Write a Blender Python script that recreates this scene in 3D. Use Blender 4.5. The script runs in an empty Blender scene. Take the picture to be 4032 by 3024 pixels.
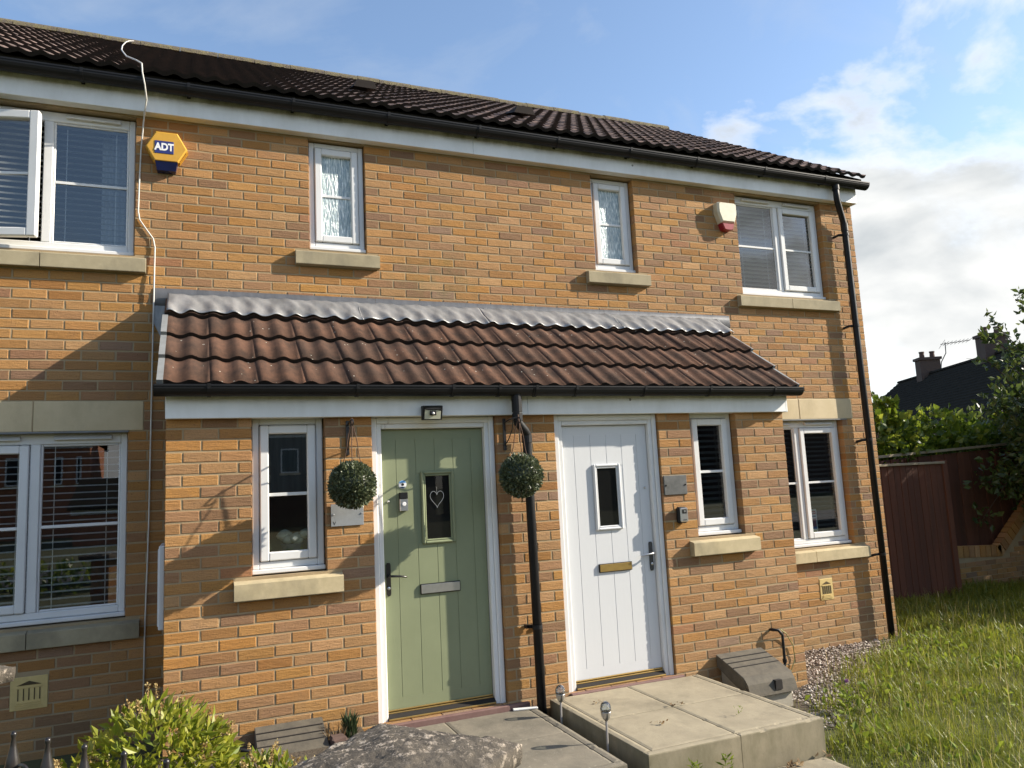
import bpy, math, random
import numpy as np
from mathutils import Vector, Matrix

rad = math.radians
rng = np.random.default_rng(11)
random.seed(11)
sc = bpy.context.scene
COL = sc.collection

# ------------------------------------------------------------------ camera
CAM = np.array([-1.3617, -6.3042, 1.5692])
YAW, PITCH, ROLL = rad(22.877), rad(7.476), rad(-2.827)
_f = np.array([math.sin(YAW) * math.cos(PITCH), math.cos(YAW) * math.cos(PITCH), math.sin(PITCH)])
_r = np.array([math.cos(YAW), -math.sin(YAW), 0.0])
_u = np.cross(_r, _f)
CR = math.cos(ROLL) * _r + math.sin(ROLL) * _u
CU = -math.sin(ROLL) * _r + math.cos(ROLL) * _u
cam_d = bpy.data.cameras.new('camera')
cam_d.sensor_width = 36.0
cam_d.lens = 2987.0 / 4032.0 * 36.0
cam_d.clip_start = 0.05
cam_d.clip_end = 3000
cam = bpy.data.objects.new('camera', cam_d)
COL.objects.link(cam)
m = Matrix.Identity(4)
for i in range(3):
    m[i][0], m[i][1], m[i][2], m[i][3] = CR[i], CU[i], -_f[i], CAM[i]
cam.matrix_world = m
sc.camera = cam

# ------------------------------------------------------------------ light
SUN = Vector((3.05, -1.0, 1.67)).normalized()          # towards the sun
SUN_EL = math.asin(SUN.z)
SUN_AZ = math.atan2(SUN.x, SUN.y)                      # clockwise from +Y
sun_d = bpy.data.lights.new('sun', 'SUN')
sun_d.energy = 5.0
sun_d.angle = rad(0.55)
sun_d.color = (1.0, 0.91, 0.77)
sun = bpy.data.objects.new('sun', sun_d)
sun.rotation_euler = (-SUN).to_track_quat('-Z', 'Y').to_euler()
sun.location = (12, -6, 9)
COL.objects.link(sun)

world = bpy.data.worlds.new('World')
sc.world = world
world.use_nodes = True
wt = world.node_tree
wn, wl = wt.nodes, wt.links
bg = wn['Background']
SKY_STRENGTH = 0.135
bg.inputs['Strength'].default_value = SKY_STRENGTH
sky = wn.new('ShaderNodeTexSky')
sky.sky_type = 'NISHITA'
sky.sun_disc = False
sky.sun_elevation = SUN_EL
sky.sun_rotation = SUN_AZ
sky.altitude = 30
sky.air_density = 1.0
sky.dust_density = 0.8
sky.ozone_density = 2.0
tc = wn.new('ShaderNodeTexCoord')
sep = wn.new('ShaderNodeSeparateXYZ')
wl.new(tc.outputs['Generated'], sep.inputs[0])


def wmath(op, a, b=None, c=None, clamp=False):
    n = wn.new('ShaderNodeMath')
    n.operation = op
    n.use_clamp = clamp
    for i, v in enumerate((a, b, c)):
        if v is None:
            continue
        if isinstance(v, (int, float)):
            n.inputs[i].default_value = v
        else:
            wl.new(v, n.inputs[i])
    return n.outputs[0]


def wnoise(scale, detail, rough, loc, scl=(1, 1, 1), dist=0.0):
    mp = wn.new('ShaderNodeMapping')
    mp.inputs['Location'].default_value = loc
    mp.inputs['Scale'].default_value = scl
    wl.new(tc.outputs['Generated'], mp.inputs[0])
    n = wn.new('ShaderNodeTexNoise')
    n.inputs['Scale'].default_value = scale
    n.inputs['Detail'].default_value = detail
    n.inputs['Roughness'].default_value = rough
    n.inputs['Distortion'].default_value = dist
    wl.new(mp.outputs[0], n.inputs['Vector'])
    return n.outputs['Fac']


CLOUD_OFF = (1.3, 0.4, 2.0)
# cumulus bank low round the horizon, with a broken top, and thin high cirrus
n1 = wnoise(3.1, 9, 0.56, (0.35, 0.2, 0.0), (1, 1, 1.5), 0.25)
nl = wnoise(1.15, 2, 0.5, CLOUD_OFF)
hgt = wmath('MULTIPLY', wmath('SUBTRACT', wmath('MULTIPLY_ADD', nl, 1.6, -.555), sep.outputs['Z']), 8.5)
cov = wmath('ADD', wmath('MINIMUM', hgt, 0.8), wmath('MULTIPLY_ADD', n1, 9.5, -4.6))
cum = wmath('SMOOTH_MIN', wmath('MAXIMUM', cov, 0.0), 1.0, 0.5, clamp=True)
n2 = wnoise(4.2, 6, 0.5, (2.7, 1.1, 0.4), (1, 1, 2.2), 0.2)
shade = wmath('MULTIPLY_ADD', n2, 3.6, -1.25, clamp=True)
n3 = wnoise(2.6, 7, 0.6, (1.7, 3.1, 0.6), (1.0, 2.4, 2.0), 0.6)
cir = wmath('MULTIPLY', wmath('MULTIPLY_ADD', n3, 3.4, -1.75, clamp=True), 0.5)
cc = wn.new('ShaderNodeMix')
cc.data_type = 'RGBA'
cc.inputs[6].default_value = (2.1, 2.3, 2.45, 1)
cc.inputs[7].default_value = (4.4, 4.4, 4.3, 1)
shade = wmath('MULTIPLY_ADD', wmath('SUBTRACT', 1.0, cum), 1.6, shade, clamp=True)
wl.new(shade, cc.inputs[0])
hs = wn.new('ShaderNodeMix')     # summer haze lightens the blue a little
hs.data_type = 'RGBA'
hs.inputs[0].default_value = 0.05
hs.inputs[7].default_value = (2.0, 2.6, 3.3, 1)
wl.new(sky.outputs[0], hs.inputs[6])
m1 = wn.new('ShaderNodeMix')
m1.data_type = 'RGBA'
wl.new(cir, m1.inputs[0])
wl.new(hs.outputs[2], m1.inputs[6])
m1.inputs[7].default_value = (2.6, 2.9, 3.3, 1)
m2 = wn.new('ShaderNodeMix')
m2.data_type = 'RGBA'
wl.new(cum, m2.inputs[0])
wl.new(m1.outputs[2], m2.inputs[6])
wl.new(cc.outputs[2], m2.inputs[7])
wl.new(m2.outputs[2], bg.inputs['Color'])

vs = sc.view_settings
vs.view_transform = 'Standard'
vs.look = 'None'
vs.gamma = 1.0
vs.use_curve_mapping = False
vs.exposure = 0.90
sc.cycles.max_bounces = 7
sc.cycles.diffuse_bounces = 3
sc.cycles.glossy_bounces = 3
sc.cycles.transmission_bounces = 5
sc.cycles.transparent_max_bounces = 10
sc.cycles.caustics_reflective = False
sc.cycles.caustics_refractive = False


# ------------------------------------------------------------------ helpers
def cam_px(P):
    """fraction of the frame where a point lands, and its depth"""
    d = np.asarray(P) - CAM
    z = d @ _f
    return 0.5 + 0.7408 * (d @ CR) / z, 0.5 - 0.98774 * (d @ CU) / z, z


class MB:
    def __init__(self):
        self.v = []
        self.f = []

    def add(self, v, f):
        n = len(self.v)
        self.v += [tuple(p) for p in v]
        self.f += [tuple(i + n for i in q) for q in f]
        return self

    def box(self, x0, x1, y0, y1, z0, z1):
        v = [(x0, y0, z0), (x1, y0, z0), (x1, y1, z0), (x0, y1, z0), (x0, y0, z1), (x1, y0, z1), (x1, y1, z1), (x0, y1, z1)]
        return self.add(v, [(3, 2, 1, 0), (4, 5, 6, 7), (0, 1, 5, 4), (1, 2, 6, 5), (2, 3, 7, 6), (3, 0, 4, 7)])

    def cbox(self, x0, x1, y0, y1, z0, z1, c=0.004):
        lo = (x0, y0, z0)
        hi = (x1, y1, z1)
        c = min(c, (x1 - x0) * .45, (y1 - y0) * .45, (z1 - z0) * .45)
        idx = {}
        v = []
        for sx in (0, 1):
            for sy in (0, 1):
                for sz in (0, 1):
                    s = (sx, sy, sz)
                    for ax in range(3):
                        p = [(hi[k] if s[k] else lo[k]) for k in range(3)]
                        for k in range(3):
                            if k != ax:
                                p[k] += -c if s[k] else c
                        idx[(s, ax)] = len(v)
                        v.append(tuple(p))
        f = []
        cen = np.array([(x0 + x1) / 2, (y0 + y1) / 2, (z0 + z1) / 2])

        def face(q):
            P = [np.array(v[i]) for i in q]
            n = np.cross(P[1] - P[0], P[2] - P[0])
            if n @ (sum(P) / len(P) - cen) < 0:
                q = q[::-1]
            f.append(tuple(q))
        for ax in range(3):
            a, b = [k for k in range(3) if k != ax]
            for s in (0, 1):
                q = []
                for (sa, sb) in ((0, 0), (1, 0), (1, 1), (0, 1)):
                    t = [0, 0, 0]
                    t[ax], t[a], t[b] = s, sa, sb
                    q.append(idx[(tuple(t), ax)])
                face(q)
            for sa in (0, 1):
                for sb in (0, 1):
                    t0 = [0, 0, 0]
                    t1 = [0, 0, 0]
                    t0[a] = t1[a] = sa
                    t0[b] = t1[b] = sb
                    t1[ax] = 1
                    t0, t1 = tuple(t0), tuple(t1)
                    face([idx[(t0, a)], idx[(t1, a)], idx[(t1, b)], idx[(t0, b)]])
        for sx in (0, 1):
            for sy in (0, 1):
                for sz in (0, 1):
                    s = (sx, sy, sz)
                    face([idx[(s, 0)], idx[(s, 1)], idx[(s, 2)]])
        return self.add(v, f)

    def tube(self, pts, r, n=8, caps=True):
        P = [Vector(p) for p in pts]
        rs = r if isinstance(r, (list, tuple)) else [r] * len(P)
        v, f = [], []
        up = None
        for i, p in enumerate(P):
            if i == 0:
                t = P[1] - P[0]
            elif i == len(P) - 1:
                t = P[-1] - P[-2]
            else:
                t = (P[i + 1] - P[i]).normalized() + (P[i] - P[i - 1]).normalized()
            t.normalize()
            if up is None:
                up = Vector((0, 0, 1)) if abs(t.z) < .9 else Vector((1, 0, 0))
            a = t.cross(up).normalized()
            b = a.cross(t).normalized()
            up = b
            for k in range(n):
                w = 2 * math.pi * k / n
                v.append(tuple(p + (a * math.cos(w) + b * math.sin(w)) * rs[i]))
        for i in range(len(P) - 1):
            for k in range(n):
                k2 = (k + 1) % n
                f.append((i * n + k, (i + 1) * n + k, (i + 1) * n + k2, i * n + k2))
        if caps:
            f.append(tuple(range(n)))
            f.append(tuple((len(P) - 1) * n + k for k in reversed(range(n))))
        return self.add(v, f)

    def lathe(self, prof, c=(0, 0, 0), n=12):
        v, f = [], []
        for (r, z) in prof:
            for k in range(n):
                w = 2 * math.pi * k / n
                v.append((c[0] + r * math.cos(w), c[1] + r * math.sin(w), c[2] + z))
        for i in range(len(prof) - 1):
            for k in range(n):
                k2 = (k + 1) % n
                f.append((i * n + k, i * n + k2, (i + 1) * n + k2, (i + 1) * n + k))
        f.append(tuple(reversed(range(n))))
        f.append(tuple((len(prof) - 1) * n + k for k in range(n)))
        return self.add(v, f)

    def prism(self, poly, lo, hi, axis='y'):
        """poly in the plane across the axis: y -> (x,z), x -> (y,z), z -> (x,y)"""
        n = len(poly)

        def P(a, b, t):
            return {'y': (a, t, b), 'x': (t, a, b), 'z': (a, b, t)}[axis]
        v = [P(a, b, lo) for a, b in poly] + [P(a, b, hi) for a, b in poly]
        f = [tuple(range(n)), tuple(reversed(range(n, 2 * n)))]
        for i in range(n):
            j = (i + 1) % n
            f.append((i, i + n, j + n, j))
        return self.add(v, f)

    def mesh(self, name, mat=None, smooth=False):
        me = bpy.data.meshes.new(name)
        me.from_pydata(self.v, [], self.f)
        me.update()
        import bmesh
        bm = bmesh.new()
        bm.from_mesh(me)
        if len(self.f) > 1:
            bmesh.ops.recalc_face_normals(bm, faces=bm.faces)
        bm.to_mesh(me)
        bm.free()
        if smooth:
            me.polygons.foreach_set('use_smooth', [True] * len(me.polygons))
        if mat:
            me.materials.append(mat)
        return me

    def build(self, name, mat=None, parent=None, smooth=False, **kw):
        return link(bpy.data.objects.new(name, self.mesh(name, mat, smooth)), parent, **kw)


def link(o, parent=None, label=None, cat=None, group=None, kind=None):
    COL.objects.link(o)
    if parent is not None:
        o.parent = parent
        if parent.type == 'EMPTY':
            o.matrix_parent_inverse = Matrix.Translation(-parent.location)
    if label:
        o['label'] = label
    if cat:
        o['category'] = cat
    if group:
        o['group'] = group
    if kind:
        o['kind'] = kind
    return o


def thing(name, label, cat, loc, group=None):
    o = bpy.data.objects.new(name, None)
    o.location = loc
    o.empty_display_size = 0.1
    return link(o, None, label, cat, group)


def np_mesh(name, V, F, mat, parent=None, tone=None, smooth=False, **kw):
    V = np.ascontiguousarray(V, dtype=np.float32)
    F = np.ascontiguousarray(F, dtype=np.int32)
    me = bpy.data.meshes.new(name)
    k = F.shape[1]
    me.vertices.add(len(V))
    me.vertices.foreach_set('co', V.ravel())
    me.loops.add(F.size)
    me.loops.foreach_set('vertex_index', F.ravel())
    me.polygons.add(len(F))
    me.polygons.foreach_set('loop_start', np.arange(0, F.size, k, dtype=np.int32))
    me.polygons.foreach_set('use_smooth', np.full(len(F), smooth, dtype=bool))
    me.update(calc_edges=True)
    if tone is not None:
        a = me.attributes.new('tone', 'FLOAT', 'POINT')
        a.data.foreach_set('value', np.ascontiguousarray(tone, dtype=np.float32))
    me.materials.append(mat)
    o = bpy.data.objects.new(name, me)
    o.color = (0, 0, 0, 1)
    return link(o, parent, **kw)


# ------------------------------------------------------------------ materials
class NT:
    def __init__(self, name):
        self.m = bpy.data.materials.new(name)
        self.m.use_nodes = True
        self.t = self.m.node_tree
        self.n = self.t.nodes
        self.l = self.t.links
        self.b = self.n['Principled BSDF']
        self.out = self.n['Material Output']
        g = self.n.new('ShaderNodeNewGeometry')
        self.pos = g.outputs['Position']

    def _in(self, sock, v):
        if isinstance(v, (int, float)):
            sock.default_value = v
        elif isinstance(v, tuple):
            sock.default_value = v if len(v) != 3 or sock.type != 'RGBA' else (*v, 1)
        else:
            self.l.new(v, sock)

    def math(self, op, a, b=None, c=None, clamp=False):
        n = self.n.new('ShaderNodeMath')
        n.operation = op
        n.use_clamp = clamp
        for i, v in enumerate((a, b, c)):
            if v is not None:
                self._in(n.inputs[i], v)
        return n.outputs[0]

    def noise(self, scale, detail=4, rough=.55, stretch=None, vec=None, loc=None):
        n = self.n.new('ShaderNodeTexNoise')
        n.inputs['Scale'].default_value = scale
        n.inputs['Detail'].default_value = detail
        n.inputs['Roughness'].default_value = rough
        v = vec or self.pos
        if stretch or loc:
            mp = self.n.new('ShaderNodeMapping')
            mp.inputs['Scale'].default_value = stretch or (1, 1, 1)
            mp.inputs['Location'].default_value = loc or (0, 0, 0)
            self.l.new(v, mp.inputs[0])
            v = mp.outputs[0]
        self.l.new(v, n.inputs['Vector'])
        return n.outputs['Fac']

    def voronoi(self, scale, out='Distance', stretch=None):
        n = self.n.new('ShaderNodeTexVoronoi')
        n.inputs['Scale'].default_value = scale
        v = self.pos
        if stretch:
            mp = self.n.new('ShaderNodeMapping')
            mp.inputs['Scale'].default_value = stretch
            self.l.new(v, mp.inputs[0])
            v = mp.outputs[0]
        self.l.new(v, n.inputs['Vector'])
        return n.outputs[out]

    def ramp(self, fac, stops, interp='LINEAR'):
        n = self.n.new('ShaderNodeValToRGB')
        n.color_ramp.interpolation = interp
        e = n.color_ramp.elements
        while len(e) < len(stops):
            e.new(0.5)
        for q, (p, c) in zip(e, stops):
            q.position = p
            q.color = (*c, 1) if len(c) == 3 else c
        self._in(n.inputs[0], fac)
        return n.outputs[0]

    def mix(self, fac, a, b, blend='MIX'):
        n = self.n.new('ShaderNodeMix')
        n.data_type = 'RGBA'
        n.blend_type = blend
        self._in(n.inputs[0], fac)
        self._in(n.inputs[6], a)
        self._in(n.inputs[7], b)
        return n.outputs[2]

    def bump(self, h, strength=.3, dist=.01):
        n = self.n.new('ShaderNodeBump')
        n.inputs['Strength'].default_value = strength
        n.inputs['Distance'].default_value = dist
        self.l.new(h, n.inputs['Height'])
        self.l.new(n.outputs[0], self.b.inputs['Normal'])
        return self

    def tone(self):
        a = self.n.new('ShaderNodeAttribute')
        a.attribute_name = 'tone'
        o = self.n.new('ShaderNodeObjectInfo')
        s = self.n.new('ShaderNodeSeparateColor')
        self.l.new(o.outputs['Color'], s.inputs[0])
        return self.math('ADD', a.outputs['Fac'], s.outputs[0])

    def set(self, color=None, rough=None, **kw):
        if color is not None:
            self._in(self.b.inputs['Base Color'], color)
        if rough is not None:
            self._in(self.b.inputs['Roughness'], rough)
        for k, v in kw.items():
            self._in(self.b.inputs[k.replace('_', ' ')], v)
        return self


def plain(name, c1, c2=None, scale=8, rough=.6, bump=0, bscale=60, metal=0, spec=.5, stretch=None, bdist=.004):
    t = NT(name)
    if c2:
        f = t.math('MULTIPLY_ADD', t.noise(scale, 6, .6, stretch), 2.0, -.5, clamp=True)
        t.set(t.mix(f, c1, c2))
    else:
        t.set(c1)
    t.set(rough=rough, Metallic=metal)
    t.b.inputs['Specular IOR Level'].default_value = spec
    if bump:
        t.bump(t.noise(bscale, 5, .6), bump, bdist)
    return t.m


# brick: tone picks the colour of the firing, noises give drag marks and kiln burns
t = NT('brick')
tn = t.tone()
base = t.ramp(tn, [(0.0, (.49, .246, .080)), (.20, (.56, .298, .102)), (.42, (.47, .226, .074)), (.62, (.52, .276, .102)),
                   (.76, (.44, .215, .080)), (.86, (.37, .200, .098)), (.94, (.30, .178, .104)), (1.0, (.43, .185, .070))])
blot = t.math('MULTIPLY_ADD', t.noise(6.5, 5, .6), 3.2, -1.75, clamp=True)
base = t.mix(t.math('MULTIPLY', blot, .45), base, (.29, .17, .105))
blot2 = t.math('MULTIPLY_ADD', t.noise(11, 5, .65, loc=(3, 5, 7)), 3.5, -2.0, clamp=True)
base = t.mix(t.math('MULTIPLY', blot2, .40), base, (.60, .35, .14))
gr = t.noise(120, 5, .75)
base = t.mix(t.math('MULTIPLY_ADD', gr, 2.6, -1.25, clamp=True), base, (.24, .125, .055))
sp_ = t.noise(75, 4, .7, loc=(5, 1, 9))
base = t.mix(t.math('MULTIPLY', t.math('MULTIPLY_ADD', sp_, 6, -3.6, clamp=True), .35), base, (.60, .37, .16))
drag = t.noise(30, 5, .72, (.35, 1, 2.1))
pit = t.math('LESS_THAN', t.voronoi(21), .06)
base = t.mix(t.math('MULTIPLY', pit, .8), base, (.07, .04, .022))
dirt = t.math('MULTIPLY_ADD', t.noise(.9, 6, .65, (1, 1, .6)), 3.4, -1.8, clamp=True)
base = t.mix(t.math('MULTIPLY', dirt, .30), base, (.22, .16, .085))
# splashed dirt low on the walls and an old algae patch high up
sx = t.n.new('ShaderNodeSeparateXYZ')
t.l.new(t.pos, sx.inputs[0])
low = t.math('MULTIPLY', t.math('MULTIPLY_ADD', sx.outputs[2], -1.9, .75, clamp=True), t.math('MULTIPLY_ADD', t.noise(3.2, 5, .65), 2.6, -.75, clamp=True))
base = t.mix(t.math('MULTIPLY', low, .50), base, (.25, .20, .105))
px_ = t.math('MULTIPLY', t.math('SUBTRACT', sx.outputs[0], .62), 1.9)
pz_ = t.math('MULTIPLY', t.math('SUBTRACT', sx.outputs[2], 3.42), 3.2)
pr_ = t.math('SUBTRACT', 1.0, t.math('ADD', t.math('MULTIPLY', px_, px_), t.math('MULTIPLY', pz_, pz_)), clamp=True)
alg = t.math('MULTIPLY', pr_, t.math('MULTIPLY_ADD', t.noise(9, 5, .65), 4, -1.7, clamp=True))
base = t.mix(t.math('MULTIPLY', alg, .65), base, (.20, .17, .06))
vr_ = t.math('FRACT', t.math('MULTIPLY', tn, 13.7))
hv = t.n.new('ShaderNodeHueSaturation')
t.l.new(base, hv.inputs['Color'])
t.l.new(t.math('MULTIPLY_ADD', vr_, .24, .66), hv.inputs['Value'])
t.l.new(t.math('MULTIPLY_ADD', t.math('FRACT', t.math('MULTIPLY', tn, 5.3)), .16, .92), hv.inputs['Saturation'])
t.set(hv.outputs[0], .88)
h = t.math('ADD', t.math('MULTIPLY', drag, 1.2), t.math('MULTIPLY', gr, .5))
t.bump(t.math('SUBTRACT', h, t.math('MULTIPLY', pit, .8)), .8, .009)
M_BRICK = t.m
M_MORTAR = plain('mortar', (.40, .300, .172), (.29, .215, .125), 5, .95, .5, 160)

t = NT('white_plastic')
s = t.noise(2.2, 5, .6)
t.set(t.mix(t.math('MULTIPLY_ADD', s, 2.2, -.9, clamp=True), (.74, .74, .73), (.62, .62, .60)), .32)
M_UPVC = t.m
t = NT('painted_fascia')
s = t.noise(3, 6, .65, (1, 1, .35))
sp = t.math('LESS_THAN', t.voronoi(3.1), .035)
c = t.mix(t.math('MULTIPLY_ADD', s, 2.4, -.95, clamp=True), (.84, .85, .84), (.66, .66, .63))
c = t.mix(t.math('MULTIPLY', sp, .8), c, (.12, .11, .09))
sx = t.n.new('ShaderNodeSeparateXYZ')
t.l.new(t.pos, sx.inputs[0])
for z_ in (2.20, 4.70):
    up = t.math('MULTIPLY_ADD', t.math('ABSOLUTE', t.math('SUBTRACT', sx.outputs[2], z_ + .06)), -12.0, 1.0, clamp=True)
    gm = t.math('MULTIPLY', up, t.math('MULTIPLY_ADD', t.noise(5, 6, .7, (1, 1, .5)), 3.4, -1.15, clamp=True))
    c = t.mix(t.math('MULTIPLY', gm, .75), c, (.12, .10, .07))
t.set(c, .5)
t.bump(t.noise(40, 4), .08, .004)
M_FASCIA = t.m
t = NT('flaking_white_paint')
s = t.math('MULTIPLY_ADD', t.noise(7, 7, .7, (1, 1, .3)), 9, -5.75, clamp=True)
t.set(t.mix(s, (.78, .77, .74), (.20, .13, .085)), .5)
t.bump(t.noise(30, 5), .2, .004)
M_FLAKE = t.m
M_FRAMEW = plain('white_door_paint', (.72, .72, .71), (.62, .62, .61), 4, .4, .05, 60)


def stone(name, a, b, c, sc_=9):
    t = NT(name)
    col = t.mix(t.math('MULTIPLY_ADD', t.noise(sc_, 6, .65), 2.4, -.7, clamp=True), a, b)
    st = t.math('MULTIPLY_ADD', t.noise(3.1, 6, .62, (1, 1, .55)), 3.6, -1.75, clamp=True)
    col = t.mix(t.math('MULTIPLY', st, .7), col, c)
    t.set(col, .92)
    t.bump(t.noise(130, 5, .7), .35, .004)
    return t.m


M_STONE = stone('cast_stone', (.56, .46, .28), (.44, .36, .21), (.17, .15, .10))
M_STONE2 = stone('weathered_cast_stone', (.40, .34, .22), (.32, .27, .17), (.12, .11, .08))
M_LINTEL = stone('pale_lintel_stone', (.64, .52, .33), (.56, .45, .27), (.40, .32, .19), 5)

t = NT('lead_flashing')
s = t.noise(9, 6, .62, (1, .35, .35))
t.set(t.mix(t.math('MULTIPLY_ADD', s, 2.6, -.8, clamp=True), (.36, .36, .36), (.17, .175, .18)), .45, Metallic=.3)
t.bump(t.noise(22, 5, .6), .35, .01)
M_LEAD = t.m
M_LEADD = plain('weathered_lead', (.150, .152, .160), (.085, .088, .095), 7, .5, .3, 30, metal=.25, stretch=(2, 1, .5))


def tile_mat(name, a, b, c, lich):
    t = NT(name)
    tn = t.tone()
    col = t.mix(tn, a, b)
    s = t.math('MULTIPLY_ADD', t.noise(7, 8, .7, (1, .6, .6)), 4.2, -1.6, clamp=True)
    col = t.mix(t.math('MULTIPLY', s, .8), col, c)
    s2 = t.math('MULTIPLY_ADD', t.noise(3.3, 6, .7, loc=(4, 4, 4)), 6, -3.6, clamp=True)
    col = t.mix(t.math('MULTIPLY', s2, .45 * lich), col, (.34, .17, .10))
    l = t.math('LESS_THAN', t.voronoi(17), .10)
    l2 = t.math('GREATER_THAN', t.noise(4, 3), .54)
    col = t.mix(t.math('MULTIPLY', t.math('MULTIPLY', l, l2), lich), col, (.50, .46, .38))
    t.set(col, .95)
    t.b.inputs['Specular IOR Level'].default_value = .15
    t.bump(t.noise(160, 5, .75), .7, .004)
    return t.m


M_TILE = tile_mat('porch_roof_tile', (.158, .083, .054), (.108, .064, .046), (.046, .034, .028), .9)
M_TILE_D = tile_mat('main_roof_tile', (.25, .175, .150), (.195, .142, .126), (.110, .090, .086), .3)
M_TILE_EDGE = plain('tile_edge_shade_grime', (.030, .021, .017), (.018, .014, .012), 12, .95, .4, 90)  # shade under the tile fronts painted in as near-black, together with grime
t = NT('mossy_ridge')
s = t.math('MULTIPLY_ADD', t.noise(14, 6, .7), 3.4, -1.3, clamp=True)
t.set(t.mix(s, (.105, .085, .070), (.19, .165, .075)), .95)
t.bump(t.noise(60, 5, .7), .8, .02)
M_RIDGE = t.m
M_VERGE = plain('grey_verge_mortar', (.25, .26, .26), (.17, .175, .175), 6, .8, .3, 60)
t = NT('black_plastic')
s = t.noise(5, 5, .6)
t.set(t.mix(t.math('MULTIPLY_ADD', s, 1.6, -.45, clamp=True), (.007, .0075, .009), (.014, .014, .015)), .5)
t.b.inputs['Specular IOR Level'].default_value = .28
t.bump(t.noise(25, 4), .06, .004)
M_BLACK = t.m
M_IRON = plain('black_iron', (.012, .012, .013), (.03, .025, .022), 12, .28, .15, 40)
M_RUST = plain('rusty_chain', (.10, .045, .02), (.05, .028, .018), 30, .8)

t = NT('green_door_paint')
s = t.noise(3, 5, .6)
t.set(t.mix(t.math('MULTIPLY_ADD', s, 2, -.6, clamp=True), (.240, .268, .155), (.205, .230, .132)), t.math('MULTIPLY_ADD', t.noise(9, 5, .6), .25, .36))
t.bump(t.noise(55, 4, .6, (1, 1, .15)), .12, .003)
M_GREEN = t.m
t = NT('white_composite_door')
t.set((.62, .63, .64), .42)
t.bump(t.noise(55, 4, .6, (1, 1, .15)), .12, .003)
M_WDOOR = t.m
M_BRASS = plain('brass_threshold', (.55, .38, .13), (.42, .28, .10), 20, .35, 0, metal=.8)
M_CHROME = plain('satin_steel', (.60, .60, .60), (.5, .5, .5), 30, .3, 0, metal=.9)
M_STEEL = plain('brushed_plaque', (.46, .47, .48), (.36, .37, .38), 14, .42, .1, 90, metal=.6)
M_SLATE = plain('slate_plaque', (.075, .078, .075), (.15, .15, .145), 16, .85, .3, 50)
M_SILLTILE = plain('maroon_sill_paint', (.13, .065, .06), (.20, .12, .10), 9, .8, .3, 60)
M_BLIND = plain('white_blind', (.84, .84, .83), None, rough=.5)
M_BLIND_D = plain('dark_blind', (.13, .135, .13), (.09, .095, .09), 6, .5)
M_CURTAIN = plain('net_curtain', (.60, .62, .65), (.5, .52, .55), 20, .9, 0, stretch=(3, 3, .1))
M_ROOM = plain('room_wall', (.10, .10, .105), (.07, .07, .075), 2, .9)
M_ROOM_L = plain('pale_room_wall', (.42, .44, .46), (.35, .37, .4), 2, .9)
M_CARD_W = plain('white_card', (.8, .8, .8), None, rough=.6)
M_RED = plain('red_plastic', (.30, .018, .03), None, rough=.35)
M_BLUEP = plain('blue_print', (.02, .03, .16), None, rough=.4)
M_BLUEL = plain('blue_lens', (.006, .010, .05), (.008, .015, .08), 20, .15)
M_ADT = plain('yellow_plastic', (.62, .34, .035), (.55, .29, .03), 30, .45, .1, 120)
M_CREAMP = plain('cream_plastic', (.72, .68, .52), (.60, .56, .42), 18, .45, .1, 80)
M_VENT = plain('terracotta_buff_vent', (.66, .50, .21), (.54, .40, .16), 14, .9, .4, 120)
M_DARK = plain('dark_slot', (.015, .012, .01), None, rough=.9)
M_SLOT = plain('vent_slot', (.10, .070, .030), (.06, .045, .022), 40, .95)
M_METER = plain('brown_meter_plastic', (.135, .115, .083), (.070, .062, .048), 14, .85, .6, 90)
M_METERB = plain('pale_meter_base', (.40, .36, .28), (.33, .30, .24), 8, .8, .3, 60)
M_LAMPGL = NT('lamp_lens').set((.55, .55, .42), .25).m


def glassmat(name, gain, base, rough=.004, bump=0.0, bs=40, stretch=None):
    t = NT(name)
    fr = t.n.new('ShaderNodeFresnel')
    fr.inputs['IOR'].default_value = 1.52
    tr = t.n.new('ShaderNodeBsdfTransparent')
    tr.inputs[0].default_value = (.88, .92, .91, 1)
    gl = t.n.new('ShaderNodeBsdfGlossy')
    gl.inputs['Roughness'].default_value = rough
    if bump:
        bp = t.n.new('ShaderNodeBump')
        bp.inputs['Strength'].default_value = bump
        bp.inputs['Distance'].default_value = .01
        t.l.new(t.noise(bs, 3, .5, stretch), bp.inputs['Height'])
        t.l.new(bp.outputs[0], gl.inputs['Normal'])
    mx = t.n.new('ShaderNodeMixShader')
    t.l.new(t.math('MULTIPLY_ADD', fr.outputs[0], gain, base, clamp=True), mx.inputs[0])
    t.l.new(tr.outputs[0], mx.inputs[1])
    t.l.new(gl.outputs[0], mx.inputs[2])
    t.l.new(mx.outputs[0], t.out.inputs['Surface'])
    t.n.remove(t.b)
    return t.m


M_GLASS = glassmat('double_glazing', 2.5, .04)
M_GLASS_UP = glassmat('upper_double_glazing', 2.3, .06, bump=.05, bs=3)
M_GLASS_D = glassmat('door_glass', .8, 0.0)
M_CLEAR = glassmat('lamp_glass', 2.5, .12, bump=.6, bs=90)
t = NT('obscure_glass')
s = t.noise(140, 4, .6, (1, 1, .10))
t.set(t.ramp(s, [(.36, (.20, .28, .31)), (.52, (.34, .43, .45)), (.64, (.80, .86, .84))]), .16)  # pale stops paint sunlit streak highlights into the glass colour
t.b.inputs['Specular IOR Level'].default_value = .9
t.bump(t.noise(60, 4, .6, (1, 1, .28)), .9, .012)
M_OBSC = t.m
t = NT('condensation_glass')
s = t.noise(40, 4, .6, (1, 1, .08))
t.set(t.mix(s, (.035, .045, .05), (.10, .12, .125)), .10)
t.b.inputs['Specular IOR Level'].default_value = .8
M_COND = t.m


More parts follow.
